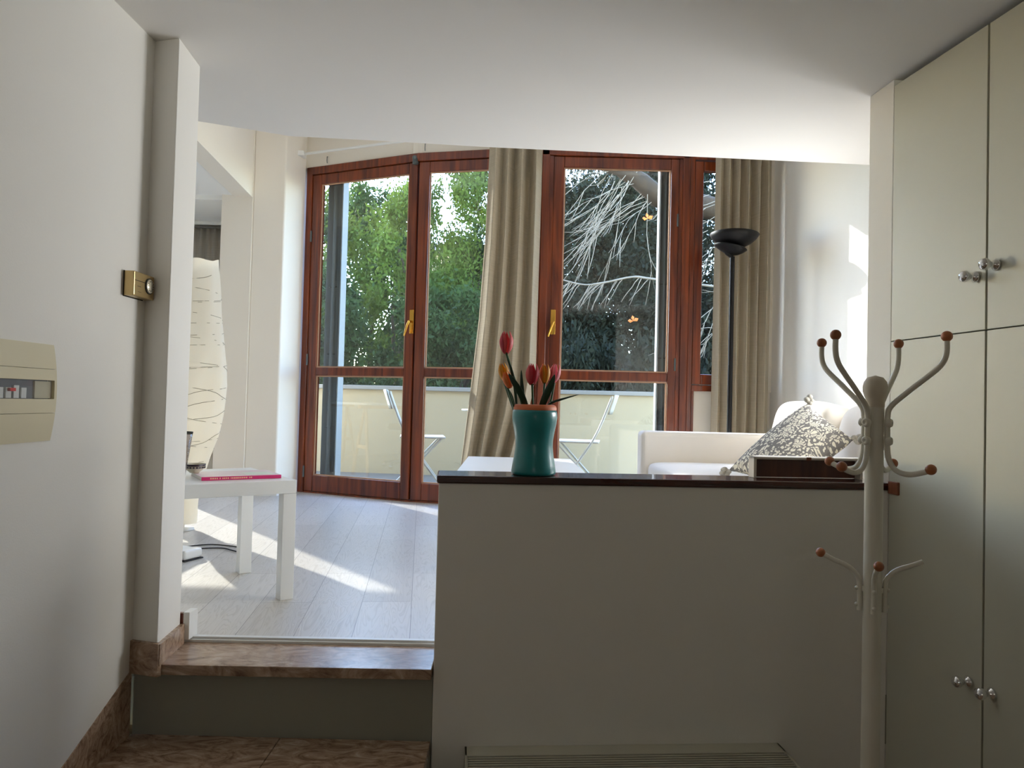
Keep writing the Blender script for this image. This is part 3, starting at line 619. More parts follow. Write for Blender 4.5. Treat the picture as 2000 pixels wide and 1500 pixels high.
for az in (-46, 44, 119, 211):                                         # four double arms
    T = Matrix.Rotation(math.radians(az), 4, 'Z'); r0 = .0275
    a = MB(T); a.tube(arc([(.112, 0, 1.322), (.088, 0, 1.314), (.066, 0, 1.312), (.045, 0, 1.320), (r0 + .004, 0, 1.342), (r0, 0, 1.372), (r0, 0, 1.40), (r0, 0, 1.436), (.035, 0, 1.462), (.078, 0, 1.502), (.126, 0, 1.543), (.141, 0, 1.563), (.146, 0, 1.583), (.146, 0, 1.605)], 5), .0062, 12)
    o = a.build('arm', M['stand'], t)
    for p in ((.118, 0, 1.326), (.146, 0, 1.615)):
        k = MB(T); k.ball(p, .0118, 18); k.build('ball_tip', M['knobwood'], o)
    for z in (1.424, 1.383):
        k = MB(T @ Matrix.Translation((r0 + .003, 0, z)) @ Matrix.Rotation(PI / 2, 4, 'Y')); k.lathe([(.0095, -.004), (.0105, .003), (.008, .007), (.004, .008), (.003, .005), (1e-4, .005)], k=16); k.build('fixing_cap', M['stand'], o)
for az, ballk in ((159, 1), (250, 1), (-12, 0)):
    T = Matrix.Rotation(math.radians(az), 4, 'Z'); r0 = .0262
    a = MB(T); a.tube(arc([(r0, 0, .995), (r0, 0, 1.05), (.032, 0, 1.073), (.052, 0, 1.092), (.082, 0, 1.104), (.104, 0, 1.114)], 5), .0058, 12)
    o = a.build('lower_hook', M['stand'], t)
    if ballk: k = MB(T); k.ball((.110, 0, 1.118), .0108, 18); k.build('ball_tip', M['knobwood'], o)
    for z in (1.045, 1.008):
        k = MB(T); k.ball((r0 + .006, 0, z), .0048, 10); k.build('screw_head', M['stand'], o)
for az in (45, 135, 225, 315):
    T = Matrix.Rotation(math.radians(az), 4, 'Z'); a = MB(T)
    a.tube(arc([(.0255, 0, .28), (.0265, 0, .16), (.05, 0, .09), (.14, 0, .045), (.23, 0, .014), (.245, 0, .0125)], 5), .0095, 10); a.build('leg', M['stand'], t)

# ------------------------------------------------------------------ vase of tulips on the capping
VX, VY, VZ = .0725, 2.285, 1.2295
t = thing('vase', 'teal waisted ceramic vase with terracotta rim on the dark capping', 'vase', (VX, VY, VZ))
prof = [(.060, 0), (.067, .003), (.0685, .010), (.0655, .03), (.061, .055), (.0575, .085), (.058, .105), (.062, .13), (.067, .155), (.0695, .175), (.0685, .19), (.066, .198)]
b = MB(); b.lathe([(1e-4, 0)] + prof + [(.060, .198), (.058, .17), (.05, .09), (1e-4, .07)], k=48); b.build('body', M['teal'], t)
b = MB(); b.lathe([(.0665, .1975), (.067, .204), (.064, .211), (.058, .2145), (.052, .212), (.050, .200), (.0665, .1975)], k=48); b.build('rim', M['terra'], t)
def W(px, py, d):                                                     # point seen at a picture position at depth d (used to measure sizes)
    u = (px - 1000) / F; v = -(py - 750) / F; c, s = math.cos(RO), math.sin(RO); x = u * c - v * s; y = u * s + v * c
    q = Vector((x, math.cos(TH) - y * math.sin(TH), math.sin(TH) + y * math.cos(TH))); return Vector((0, 0, CZ)) + q * (d / q.y)
def tulip_head(c, r, h, m_, m2, par, tilt=(0, 0)):
    T = Matrix.Translation(c) @ Matrix.Rotation(tilt[0], 4, 'X') @ Matrix.Rotation(tilt[1], 4, 'Y')
    for k in range(6):
        a0 = k * PI / 3 + (.5 if k % 2 else 0) ; rr = r * (1 if k % 2 else .93)
        def P(u, v, a0=a0, rr=rr):
            wd = math.sin(PI * min(1, (v * .88 + .10))) ** .75 * (1 - .3 * v) * 1.15
            an = a0 + (u - .5) * wd * 1.3
            rad = rr * (math.sin(PI * (.06 + .80 * v)) ** .8) * (1 - .12 * v) + .001
            return (rad * math.cos(an), rad * math.sin(an), h * (v - .5) - .05 * h * abs(u - .5) * v)
        b = MB(T); b.grid(P, 6, 10); b.build('petal', m2 if k % 3 == 0 else m_, par, True, solid=.0012)
tm = {'red': mat('crimson_petal', (206, 44, 72), .5, rgb2=(236, 120, 110), nscale=30, trans=.3), 'red2': mat('dark_crimson_petal', (188, 32, 60), .5, rgb2=(220, 80, 90), nscale=30, trans=.3),
      'yel': mat('yellow_petal', (232, 180, 40), .5, rgb2=(214, 130, 40), nscale=22, trans=.3), 'ora': mat('orange_petal', (232, 106, 50), .5, rgb2=(240, 150, 70), nscale=22, trans=.3),
      'pnk': mat('rose_pink_petal', (240, 110, 150), .5, rgb2=(250, 190, 190), nscale=26, trans=.3)}
def tulip(px, py, wpx, hpx, m1, m2, dy, label, base, tilt=(0, 0), bend=0):
    d = VY + dy; c = W(px, py, d); sc = d / F; r = wpx * sc / 2; h = hpx * sc
    tt = thing('tulip', label, 'tulip', (VX + base[0], VY + base[1], VZ + .10), group='tulips in the teal vase')
    b = MB(); b0 = Vector((VX + base[0], VY + base[1], VZ + .10)); e = c - Vector((math.sin(-tilt[1]) * 0, 0, h * .45))
    md = (b0 + e) / 2 + Vector((bend, 0, .0)); b.tube(arc([b0, b0.lerp(md, .6), md, md.lerp(e, .6), e], 5), .0036, 8); b.build('stem', M['stem'], tt, True)
    tulip_head(c, r, h, tm[m1], tm[m2], tt, tilt)
    return tt
tulip(989, 669, 27, 44, 'red', 'red2', .01, 'crimson tulip standing tallest above the others', (-.012, .0), bend=.006)
tulip(984, 727, 20, 36, 'yel', 'yel', .03, 'yellow tulip lowest on the left side, overlapping the orange one', (-.03, .015), (0, -.22))
tulip(992, 742, 19, 34, 'ora', 'ora', -.01, 'orange tulip leaning left in front of the yellow one', (-.028, -.01), (0, -.3))
tulip(1040, 731, 27, 42, 'red2', 'red', -.015, 'deep red tulip in the middle of the bunch', (.0, -.015), (0, .05))
tulip(1064, 730, 21, 38, 'yel', 'ora', .0, 'yellow tulip between the deep red and the pink one', (.02, .0), (0, .04))
tulip(1083, 730, 23, 38, 'pnk', 'red', .03, 'pink tulip farthest to the right behind a leaf', (.03, .02), (0, .22))
def blade(pts, wd, nm='tulip_leaf', label=None, twist=0.0):
    c = arc([Vector(p) for p in pts], 5); n = len(c)
    b = MB(); vs = []
    for i, p in enumerate(c):
        u = i / (n - 1); ww = wd * (math.sin(PI * min(1, .12 + .88 * u)) ** .8) * (1 if u < .97 else .3)
        tn = (c[min(i + 1, n - 1)] - c[max(0, i - 1)]).normalized(); sd_ = tn.cross(Vector((math.sin(twist), -math.cos(twist), 0))).normalized()
        bk = tn.cross(sd_).normalized()
        vs += [p + sd_ * ww, p + bk * ww * .3, p - sd_ * ww]
    b.add(vs, [(3 * i + j, 3 * i + j + 1, 3 * i + j + 4, 3 * i + j + 3) for i in range(n - 1) for j in range(2)], True)
    return tag(b.build(nm, M['leafy'], None, solid=.0012), label, 'leaf', 'tulip leaves in the teal vase')
dv = VY - .02
def WP(*a): return [W(x, y, dv + dd) for x, y, dd in a]
blade(WP((1034, 812, 0), (1020, 775, -.02), (1005, 748, -.03), (993, 729, -.03)), .010, label='broad dark green leaf leaning left over the orange tulip')
blade(WP((1020, 812, .02), (1021, 775, .02), (1019, 745, .02), (1018, 722, .02)), .0055, label='narrow upright green leaf beside the deep red tulip')
blade(WP((1052, 812, 0), (1064, 778, -.02), (1076, 752, -.03), (1084, 731, -.03)), .011, label='broad dark green leaf leaning right in front of the pink tulip')
blade(WP((1055, 806, 0), (1075, 788, 0), (1100, 779, .0), (1132, 770, .0)), .0035, label='thin dark leaf sticking out sideways over the vase rim', twist=0)
blade(WP((1008, 812, .03), (1000, 780, .03), (994, 765, .03), (988, 752, .03)), .0055, label='short green leaf below the yellow and orange tulips')
blade(WP((1010, 812, .03), (1006, 760, .03), (998, 720, .02), (990, 700, .02)), .0045, label='narrow green leaf along the stem of the tallest tulip')

# open wooden box standing on the capping
t = thing('picture_box', 'shallow wooden box with pale rim lying open on the capping, before the patterned cushion', 'box', (.950, 2.392, 1.2295), math.radians(4.6))
b = MB(); b.box(-.180, -.171, -.022, .022, 0, .066); b.box(.171, .180, -.022, .022, 0, .066); b.box(-.180, .180, -.022, .022, .059, .066); b.build('rim', mat('pale_wood_edge', (206, 198, 186), .5), t, bevel=.001)
b = MB(); b.box(-.171, .171, .010, .021, .001, .059); b.build('panel', wood_mat('dark_red_brown_panel', (70, 32, 20), (104, 54, 34), .45, 4), t)
b = MB(); b.box(-.008, .008, -.024, -.021, .058, .068); b.build('clasp', M['capbit'], t, bevel=.001)

# ------------------------------------------------------------------ side table with magazine, bowl, glass
RZ = math.radians(126.6)                                               # local x runs to the far-left
t = thing('side_table', 'square white side table with thick legs near the wall post', 'table', (0, 0, ZU))
C0 = Vector((-.845, 2.842, ZU)); e1 = Vector((-.60, .80, 0)); e2 = Vector((-.80, -.60, 0))
ctr = C0 + (e1 + e2) * .25
t.location = ctr; t.rotation_euler = (0, 0, math.atan2(e1.y, e1.x)); WM[t.name] = Matrix.Translation(ctr) @ Matrix.Rotation(math.atan2(e1.y, e1.x), 4, 'Z')
b = MB(); b.box(-.275, .275, -.275, .275, .40, .45); b.build('tabletop', M['white'], t, bevel=.002)
for sx in (-1, 1):
    for sy in (-1, 1): b = MB(); b.box(sx * .25 - .025, sx * .25 + .025, sy * .25 - .025, sy * .25 + .025, 0, .3995); b.build('leg', M['white'], t, bevel=.0015)
ZTB = ZU + .4505
mg = thing('magazine', 'magenta-spined glossy magazine lying on the white side table', 'magazine', (0, 0, ZTB))
pR, pL = Vector((-.885, 2.885, ZTB)), Vector((-1.115, 2.735, ZTB))       # spine ends
dirm = (pL - pR).normalized(); L = .29; pL = pR + dirm * L; nrm = Vector((-dirm.y, dirm.x, 0));
if nrm.y < 0: nrm = -nrm
WMg = Matrix.Identity(4); WMg.col[0][:3] = dirm; WMg.col[1][:3] = nrm; WMg.col[3][:3] = pR
mg.matrix_world = WMg; WM[mg.name] = WMg
SGN = 1
b = MB(); b.box(0.001, L - .001, .002, .205, .0015, .0115); b.build('pages', M['page'], mg)
b = MB(); b.box(0, L, 0, .21, 0, .0012); b.box(0, L, 0, .21, .012, .0132); b.build('cover', M['magw'], mg)
b = MB(); b.box(0, L, -.0015, .0, 0, .0132); b.build('spine', M['magp'], mg)
b = MB(); x = .11
rnd = random.Random(2)
while x < .262:                                                        # small lettering on the spine
    ww = rnd.uniform(.003, .006); b.box(x, x + ww, -.0019, -.0015, .004, .0095); x += ww + (.0022 if rnd.random() > .15 else .006)
b.build('spine_lettering', mat('pale_orange_print', (240, 190, 150), .6), mg)
b = MB(); b.box(.02, .12, .03, .13, .0132, .0134); b.build('cover_print', mat('green_cover_print', (206, 214, 196), .4), mg)
t = thing('bowl', 'small patterned bowl on the magazine corner', 'bowl', (-1.125, 2.985, ZTB + .0137))
t.location = (-1.215, 2.87, ZTB + .0137); WM[t.name] = Matrix.Translation(t.location)
b = MB(); b.lathe([(1e-4, 0), (.017, 0), (.019, .003), (.030, .012), (.0375, .024), (.0395, .034), (.037, .034), (.030, .018), (1e-4, .008)], k=36); b.build('body', mat('beige_bowl_glaze', (206, 196, 172), .4), t)
b = MB()
for i in range(20):
    a = i * 2 * PI / 20; T = Matrix.Rotation(a, 4, 'Z'); b.box(.0355, .0392, -.0035, .0035, .0185, .0245, T)
b.lathe([(.0388, .026), (.0402, .034), (.0396, .0345), (.037, .0342)], k=36); b.build('dark_band', mat('dark_bowl_pattern', (50, 34, 44), .4), t)
t = thing('drinking_glass', 'drinking glass with dark edge half hidden by the post, on the white side table', 'glass', (-1.225, 2.755, ZTB))
b = MB(); b.lathe([(.0442, .168), (.0456, .176), (.0440, .176), (.0425, .168), (.0442, .168)], k=32); b.build('dark_rim', M['gap'], t)
b = MB(); b.lathe([(1e-4, 0), (.020, 0), (.022, .003), (.0445, .172), (.043, .172), (.0205, .006), (1e-4, .006)], k=32); b.build('tumbler', glass_mat('dark_rim_glass', (.8, .78, .78), 1.5), t)

# ------------------------------------------------------------------ paper floor lamp, adapter and cable
t = thing('paper_floor_lamp', 'tall crinkled rice paper floor lamp wound with thin wire by the alcove', 'floor lamp', (-1.835, 4.20, ZU))
pr = [(.074, .04), (.076, .06), (.078, .15), (.082, .20), (.108, .31), (.140, .42), (.178, .53), (.200, .64), (.212, .76), (.216, .82), (.210, .92), (.192, 1.06), (.174, 1.22), (.160, 1.36), (.148, 1.46), (.140, 1.50)]
def LP(u, v):
    r = interp(list(zip([p[1] for p in pr], [p[0] for p in pr])), v * 1.46 + .04); a = u * 2 * PI
    r *= 1 + .02 * math.sin(5 * a + 6 * v) + .015 * math.sin(9 * a - 14 * v) * (1 if v > .12 else 0)
    return (r * math.cos(a), r * math.sin(a) * .8, v * 1.46 + .04 + (.03 * math.cos(a) + .01 * math.sin(4 * a)) * (v > .985))
b = MB(); b.grid(LP, 64, 60); b.build('paper_shade', M['paper'], t)
b = MB()
for s, ph, n in ((1, 0, 9), (-1, 2, 8), (1, 4, 6)):
    pts = []
    for i in range(n * 20):
        v = .16 + .8 * i / (n * 20); u = (s * i / 20 + ph / 6 + .1 * math.sin(i * .37)) % 1; p = Vector(LP(u, v)); p.x *= 1.006; p.y *= 1.006; pts.append(p)
    b.tube(pts, .0016, 4)
b.build('wire', M['wire'], t)
b = MB(); b.lathe([(1e-4, .0), (.062, 0), (.062, .012), (.012, .016), (.012, .30), (1e-4, .30)], k=24); b.build('base', M['white'], t)
t = thing('power_adapter', 'white plug adapter lying on the laminate under the side table', 'adapter', (-1.50, 3.47, ZU), math.radians(-22))
b = MB(); b.box(-.11, .055, -.055, .055, .006, .050); b.build('case', M['white'], t, bevel=.012, seg=3)
b = MB(); b.box(-.112, .057, -.057, .057, 0, .0058); b.build('foot', M['cable'], t, bevel=.002)
b = MB(); zc = ZU + .005
cp = [(-1.60, 3.62), (-1.57, 3.66), (-1.47, 3.74), (-1.36, 3.72), (-1.28, 3.68), (-1.235, 3.64), (-1.21, 3.58), (-1.245, 3.57), (-1.31, 3.62), (-1.37, 3.66), (-1.46, 3.64), (-1.50, 3.58)]
b.tube(arc([(x - .05, y + .05, zc) for x, y in cp], 6), .0032, 6); tag(b.build('power_cable', M['cable']), 'thin black cable looping on the floor beside the table leg', 'cable')
b = MB(); b.tube(arc([(-1.62, 3.45, zc + .10), (-1.585, 3.42, zc + .09), (-1.57, 3.37, zc + .04), (-1.50, 3.345, zc + .036), (-1.475, 3.335, zc + .02), (-1.50, 3.29, zc), (-1.56, 3.27, zc)], 6), .0032, 6); tag(b.build('power_cable', M['cable']), 'thin black cable draped over the white adapter', 'cable')

# ------------------------------------------------------------------ desk in the alcove (seen mirrored in the door glass)
t = thing('desk', 'white desk top on two wooden A-frame trestles in the hidden side of the room', 'desk', (-3.2, 4.72, ZU))
b = MB(); b.box(-.78, .80, -.33, .33, .70, .722); b.build('tabletop', M['white'], t, bevel=.003)
for x in (-.66, .66):
    tr_ = MB(); tr_.box(x - .035, x + .035, -.33, .33, .665, .70); tr = tr_.build('trestle', M['birch'], t)
    for sy in (-1, 1):
        for sx in (-1, 1): l = MB(); l.tube([(x + sx * .012, sy * .26, .67), (x + sx * .15, sy * .30, .0)], .017, 4); l.build('trestle_leg', M['birch'], tr)
        l = MB(); l.box(x - .09, x + .09, sy * .28 - .012, sy * .28 + .012, .27, .305); l.build('crossbar', M['birch'], tr)
t = thing('swivel_chair', 'grey swivel chair with chrome column at the desk in the hidden side of the room', 'chair', (-3.05, 4.15, ZU))
b = MB(); b.lathe([(1e-4, .43), (.2, .43), (.215, .455), (.2, .49), (1e-4, .495)], k=24); b.build('seat', mat('grey_seat_cloth', (120, 118, 114), .9), t)
b = MB(); b.tube([(0, 0, .06), (0, 0, .43)], .02, 12); b.build('column', M['chrome'], t)
for k in range(5): a = k * 2 * PI / 5; b = MB(); b.tube([(0, 0, .09), (.26 * math.cos(a), .26 * math.sin(a), .06)], .014, 8); b.ball((.26 * math.cos(a), .26 * math.sin(a), .028), .028, 10); b.build('leg', M['chrome'], t)

# ------------------------------------------------------------------ coffee table
t = thing('coffee_table', 'low white coffee table behind the low wall', 'table', (.045, 3.82, ZU))
b = MB(); b.box(-.285, .30, -.45, .45, .40, .45); b.build('tabletop', M['white'], t, bevel=.002)
for x in (-.26, .275):
    for y in (-.425, .425): b = MB(); b.box(x - .025, x + .025, y - .025, y + .025, 0, .3995); b.build('leg', M['white'], t)

# ------------------------------------------------------------------ sofa with loose cushions
SX = lambda y: RX(y) - .03
t = thing('sofa', 'white fabric sofa along the sunlit wall', 'sofa', (1.4, 3.9, ZU))
b = MB()
def sprism(x0a, x1a, x0b, x1b, ya, yb, z0, z1): MBx = MB(); MBx.prism([(x0a, ya), (x1a, ya), (x1b, yb), (x0b, yb)], z0, z1); return MBx
sprism(.86, SX(2.7) - .01, .82, SX(4.74) - .01, 2.7, 4.74, ZU + .06, ZU + .27).build('base', M['sofa'], t, True, bevel=.02, seg=3)
sprism(.815, SX(4.62), .812, SX(4.78), 4.615, 4.775, ZU + .05, CZ - .160).build('armrest', M['sofa'], t, True, bevel=.03, seg=5)
sprism(.875, SX(2.60), .875, SX(2.76), 2.60, 2.755, ZU + .05, CZ - .172).build('armrest', M['sofa'], t, True, bevel=.03, seg=5)
sprism(SX(2.77) - .20, SX(2.77), SX(4.60) - .20, SX(4.60), 2.765, 4.605, ZU + .1, CZ + .02).build('backrest', M['sofa'], t, True, bevel=.05, seg=5)
def softbox(x0, x1, y0, y1, z0, z1, e=.55, n=18, T=None, pw=None):
    b = MB(T); n2 = n
    cx, cy, cz = (x0 + x1) / 2, (y0 + y1) / 2, (z0 + z1) / 2; hx, hy, hz = (x1 - x0) / 2, (y1 - y0) / 2, (z1 - z0) / 2
    def P(u, v):
        a = u * 2 * PI; q = (v - .5) * PI; sg = lambda w_, k: math.copysign(abs(w_) ** k, w_)
        return (cx + hx * sg(math.cos(a), e) * sg(math.cos(q), e), cy + hy * sg(math.sin(a), e) * sg(math.cos(q), e), cz + hz * sg(math.sin(q), e))
    b.grid(P, n * 3, n * 2); return b
softbox(.83, 1.66, 3.76, 4.61, ZU + .255, ZU + .43, .28).build('seat_cushion', M['sofa'], t, True)
softbox(.86, 1.70, 2.77, 3.75, ZU + .255, ZU + .43, .28).build('seat_cushion', M['sofa'], t, True)
for y0, y1, dz in ((3.86, 4.60, 0), (2.80, 3.83, -.01)):
    xx = SX(y1); T = Matrix.Translation((xx - .20, 0, ZU + .40)) @ Matrix.Rotation(math.radians(13), 4, 'Y')
    softbox(-.19, .10, y0, y1, .0, .40 + dz, .42, T=T).build('back_cushion', M['sofa'], t, True)
t = thing('cushion', 'grey and cream floral cushion with knotted corners leaning on the sofa', 'cushion', (1.4, 3.62, ZU + .43))
P1, P2, P3, P4 = Vector((1.09, 3.72, CZ - .318)), Vector((1.535, 3.84, CZ + .035)), Vector((1.60, 3.46, CZ - .135)), Vector((1.26, 3.36, CZ - .315))
nn = (P3 - P1).cross(P2 - P4).normalized()
if nn.y > 0: nn = -nn
for sg in (1, -1):
    def P(u, v, sg=sg):
        p = P1 * (1 - u) * (1 - v) + P2 * u * (1 - v) + P3 * u * v + P4 * (1 - u) * v
        c = (P1 + P2 + P3 + P4) / 4; e = (4 * u * (1 - u)) * (4 * v * (1 - v))
        edge = 1 - .10 * (1 - abs(2 * u - 1) ** 2) * (abs(2 * v - 1) ** 6) - .10 * (1 - abs(2 * v - 1) ** 2) * (abs(2 * u - 1) ** 6)
        p = c + (p - c) * edge
        return p + nn * sg * (.085 * e ** .42)
    if sg == 1: bb = MB()
    bb.grid(P, 30, 30, uv=True)
bb.build('cover', M['floral'], t, True)
for p, q in ((P1, Vector((-.8, -.1, -.15))), (P2, Vector((.25, .2, .9))), (P3, Vector((.6, -.3, .1)))):
    k = MB(); q = q.normalized()
    for i in range(5):
        a = i * 1.26; o_ = q * (.012 + .010 * (i % 2)) + Vector((math.cos(a), .3 * math.sin(a), math.sin(a))) * .014
        k.ball(p + o_ * .9, .016, 10, sz=.8)
    k.uv = {}; k.build('corner_knot', M['knot'], t, True)

# ------------------------------------------------------------------ black uplighter
t = thing('uplighter_lamp', 'black floor uplighter with bowl shade before the pleated curtain', 'floor lamp', (1.468, 5.0, ZU))
zb = CZ + 1.165 - ZU
b = MB(); b.lathe([(1e-4, 0), (.13, 0), (.132, .012), (.02, .026), (1e-4, .026)], k=36); b.build('base', M['black'], t)
b = MB(); b.tube([(0, 0, .02), (0, 0, zb - .145)], .0165, 16); b.build('pole', M['black'], t)
Tb = Matrix.Translation((0.012, 0, zb)) @ Matrix.Rotation(math.radians(2.0), 4, 'Y') @ Matrix.Rotation(math.radians(-2), 4, 'X')
b = MB(Tb); b.lathe([(1e-4, -.088), (.03, -.086), (.078, -.072), (.118, -.048), (.147, -.020), (.162, .004), (.1605, .006), (.143, -.014), (.112, -.040), (.073, -.064), (1e-4, -.08)], k=48); b.build('bowl_shade', M['black'], t)
b = MB(); 
def CR(u, v):
    a = u * 2 * PI; r = lerp(.012, .108, v); zz = -.122 + .050 * v ** 1.6 - .022 * math.cos(a) * v
    return (r * math.cos(a) - .014 * v, r * math.sin(a), zb + zz - .010)
b.grid(CR, 40, 10); b.build('lower_dish', M['black'], t, solid=.003)
b = MB(); b.tube([(0, 0, zb - .15), (-.03, 0, zb - .12), (-.085, 0, zb - .06)], [.012, .02, .012], 10); b.build('bracket', M['black'], t)

# ------------------------------------------------------------------ balcony
b = MB(); b.prism([(-3.0, 7.9), (-1.74, 6.10), B, C, D, (2.2, 5.5), (3.4, 5.5), (3.4, 7.65), (1.6, 7.55), (-3.2, 8.05)], ZU - .22, ZU - .02)
struct(b.build('floor_balcony', M['tile']), 'tiled balcony floor outside the glazed doors', 'floor')
PB0, PB1 = (-3.3, 8.10), (3.4, 7.42); T, L = frame2(PB0, PB1)
b = MB(T); b.box(0, L, 0, .12, ZU - .22, CZ + .095); struct(b.build('wall_parapet', M['parapet']), 'cream rendered balcony parapet', 'wall')
b = MB(T); b.box(-.02, L, -.03, .15, CZ + .095, CZ + .138); struct(b.build('trim_coping', M['coping'], bevel=.004), 'grey stone coping on the balcony parapet', 'trim')
# white folding bistro chairs and round table
def bistro_chair(label, loc, rz):
    t = thing('folding_chair', label, 'chair', loc, rz, 'white folding chairs on the balcony')
    wm = M['enamel']
    for sy in (-1, 1):
        y = sy * .19
        b = MB(); b.tube(arc([(-.27, y, .86), (-.255, y, .80), (-.10, y, .44), (.22, y, 0.0)], 4), .010, 8); b.build('back_leg', wm, t)
        b = MB(); b.tube([(.20, y * .9, .45), (-.22, y * .9, .0)], .010, 8); b.build('front_leg', wm, t)
    b = MB(); b.box(-.17, .23, -.19, .19, .445, .462); b.build('seat', wm, t, bevel=.006)
    b = MB()
    b.grid(lambda u, v: (-.245 - .055 * v - .03 * math.sin(PI * u), lerp(-.19, .19, u), lerp(.70, .87, v)), 10, 4); b.build('backrest', wm, t, solid=.008)
    b = MB(); b.tube([(.20, -.18, .012), (.20, .18, .012)], .008, 6); b.tube([(-.2, -.17, .02), (-.2, .17, .02)], .008, 6); b.build('stretcher', wm, t)
    return t
def gp(px, py, z=ZU - .02):
    u = (px - 1000) / F; v = -(py - 750) / F; c, s = math.cos(RO), math.sin(RO); x = u * c - v * s; y = u * s + v * c
    q = Vector((x, math.cos(TH) - y * math.sin(TH), math.sin(TH) + y * math.cos(TH))); return Vector((0, 0, CZ)) + q * ((z - CZ) / q.z)
bistro_chair('white folding chair on the balcony seen through the two-leaf door', (-.83, 6.75, ZU - .02), math.radians(8))
bistro_chair('white folding chair on the balcony behind the tulip vase', (.62, 6.62, ZU - .02), math.radians(172))
t = thing('bistro_table', 'small round white balcony table half hidden by the curtain', 'table', (-.15, 6.80, ZU - .02))
b = MB(); b.lathe([(1e-4, .695), (.30, .695), (.305, .70), (.305, .712), (1e-4, .716)], k=40); b.build('tabletop', M['enamel'], t)
for sy in (-1, 1):
    for sx in (-1, 1): b = MB(); b.tube([(sx * .2, sy * .16, .695), (-sx * .24, sy * .16, 0)], .010, 8); b.build('leg', M['enamel'], t)

# ------------------------------------------------------------------ garden: ground, trees, far house, bare branches
b = MB(); b.box(-40, 40, 8.3, 60, -2.2, -2.0); tag(b.build('ground', M['soil']), kind='structure')
def crown_mesh(name, seedv, rx, ry, h, n, leaf, m, taper=.6, clumps=70, sparse=.0):
    rnd = random.Random(seedv); me = bpy.data.meshes.new(name); vs = []; fs = []
    cl = []
    for i in range(clumps):
        z = rnd.random() ** .85; rr = (math.sin(PI * min(1, .12 + .80 * z)) ** taper); a = rnd.uniform(0, 2 * PI); q = math.sqrt(rnd.random())
        cl.append((rx * rr * q * math.cos(a), ry * rr * q * math.sin(a), h * z, rnd.uniform(.16, .34) * (1 - .35 * z) * rx))
    for i in range(n):
        c = cl[rnd.randrange(clumps)]; g = [rnd.gauss(0, .5) for _ in range(3)]
        p = Vector((c[0] + g[0] * c[3], c[1] + g[1] * c[3], c[2] + g[2] * c[3] * 1.1))
        u = Vector([rnd.gauss(0, 1) for _ in range(3)]).normalized(); v = u.orthogonal().normalized(); v.rotate(Matrix.Rotation(rnd.uniform(0, 6.28), 3, u))
        s = leaf * rnd.uniform(.6, 1.3); b0 = len(vs)
        w_ = u.cross(v); vs += [p - v * s, p + w_ * s * .42, p + v * s, p - w_ * s * .42]; fs.append((b0, b0 + 1, b0 + 2, b0 + 3))
    me.from_pydata([tuple(v) for v in vs], [], fs); me.materials.append(m); return me
def trunk_mb(h, r, seedv):
    rnd = random.Random(seedv); b = MB(); pts = [(rnd.uniform(-.06, .06) * i, rnd.uniform(-.06, .06) * i, h * i / 6) for i in range(7)]
    b.tube(pts, [r * (1 - .12 * i) for i in range(7)], 8)
    for k in range(7):
        i = rnd.randrange(2, 6); a = rnd.uniform(0, 6.28); p = Vector(pts[i]); q = p + Vector((math.cos(a) * .7, math.sin(a) * .7, .8)); b.tube([p, (p + q) / 2 + Vector((0, 0, .1)), q], [r * .4, r * .3, r * .12], 6)
    return b
KIN = {}
def make_tree(key, label, x, y, z0, s, szz=1, rz=0):
    if key not in KIN:
        seedv, rx, ry, h, n, lf, m, th, clumps = SPEC[key]
        t = thing('tree', label, 'tree', (x, y, z0), rz)
        trunk_mb(th + h * .8, .10, seedv).build('trunk', M['bark'], t)
        me = crown_mesh('foliage', seedv, rx, ry, h, n, lf, m, clumps=clumps); o = bpy.data.objects.new('foliage', me); COL.objects.link(o); o.parent = t; o.location = (0, 0, th); WM[o.name] = Matrix.Identity(4)
        KIN[key] = t
    else:
        t = copy_tree(KIN[key]); t.location = (x, y, z0); t['label'] = label
    t.rotation_euler = (0, 0, rz); t.scale = (s, s, s * szz); t['group'] = 'garden trees beyond the parapet'
    return t
def make_bush(x, y, s, label, k):
    if 'bush' not in KIN:
        t = thing('shrub', label, 'shrub', (x, y, -2)); me = crown_mesh('foliage', 61, 1.25, 1.0, 2.5, 36000, .048, M['leaf3'], .35, 80)
        o = bpy.data.objects.new('foliage', me); COL.objects.link(o); o.parent = t; WM[o.name] = Matrix.Identity(4); KIN['bush'] = t
    else: t = copy_tree(KIN['bush']); t.location = (x, y, -2); t['label'] = label
    t.rotation_euler = (0, 0, k * 1.3); t.scale = (s, s, s * (2.3 if y > 15 else 1.85)); t['group'] = 'low shrubs along the garden'
SPEC = {'light': (11, 1.25, 1.25, 4.6, 27000, .042, M['leaf1'], 1.2, 90), 'blue': (23, 1.5, 1.5, 4.8, 42000, .050, M['leaf2'], .8, 110), 'dark': (37, 1.9, 1.7, 6.4, 80000, .054, M['leaf3'], .4, 260)}
make_tree('light', 'thin bright green tree with sky showing through, beyond the hinge side of the two-leaf door', -3.75, 13.4, -2, 1.0, 1.22)
make_tree('light', 'pale green narrow tree whose tip reaches the sky beside the meeting stiles', -1.95, 13.2, -2, 1.0, 1.24, 2.0)
make_tree('light', 'bright green tree with pointed top seen next to the slanting curtain', -.75, 13.9, -2, .95, 1.42, 4.1)
make_tree('blue', 'dull green bushy tree low behind the first glazed leaf', -3.05, 10.9, -2, .84, 1.12, 1.0)
make_tree('blue', 'dull green bushy tree filling the gap left of the curtain', -.95, 11.0, -2, .84, 1.06, 3.0)
make_tree('blue', 'tall dull green tree farther back, partly hidden by the slanting curtain', -.3, 17.0, -2, 1.05, 1.3, .4)
make_tree('blue', 'dull green tree farther back behind the first glazed leaf', -3.4, 17.0, -2, 1.25, 1.15, 2.4)
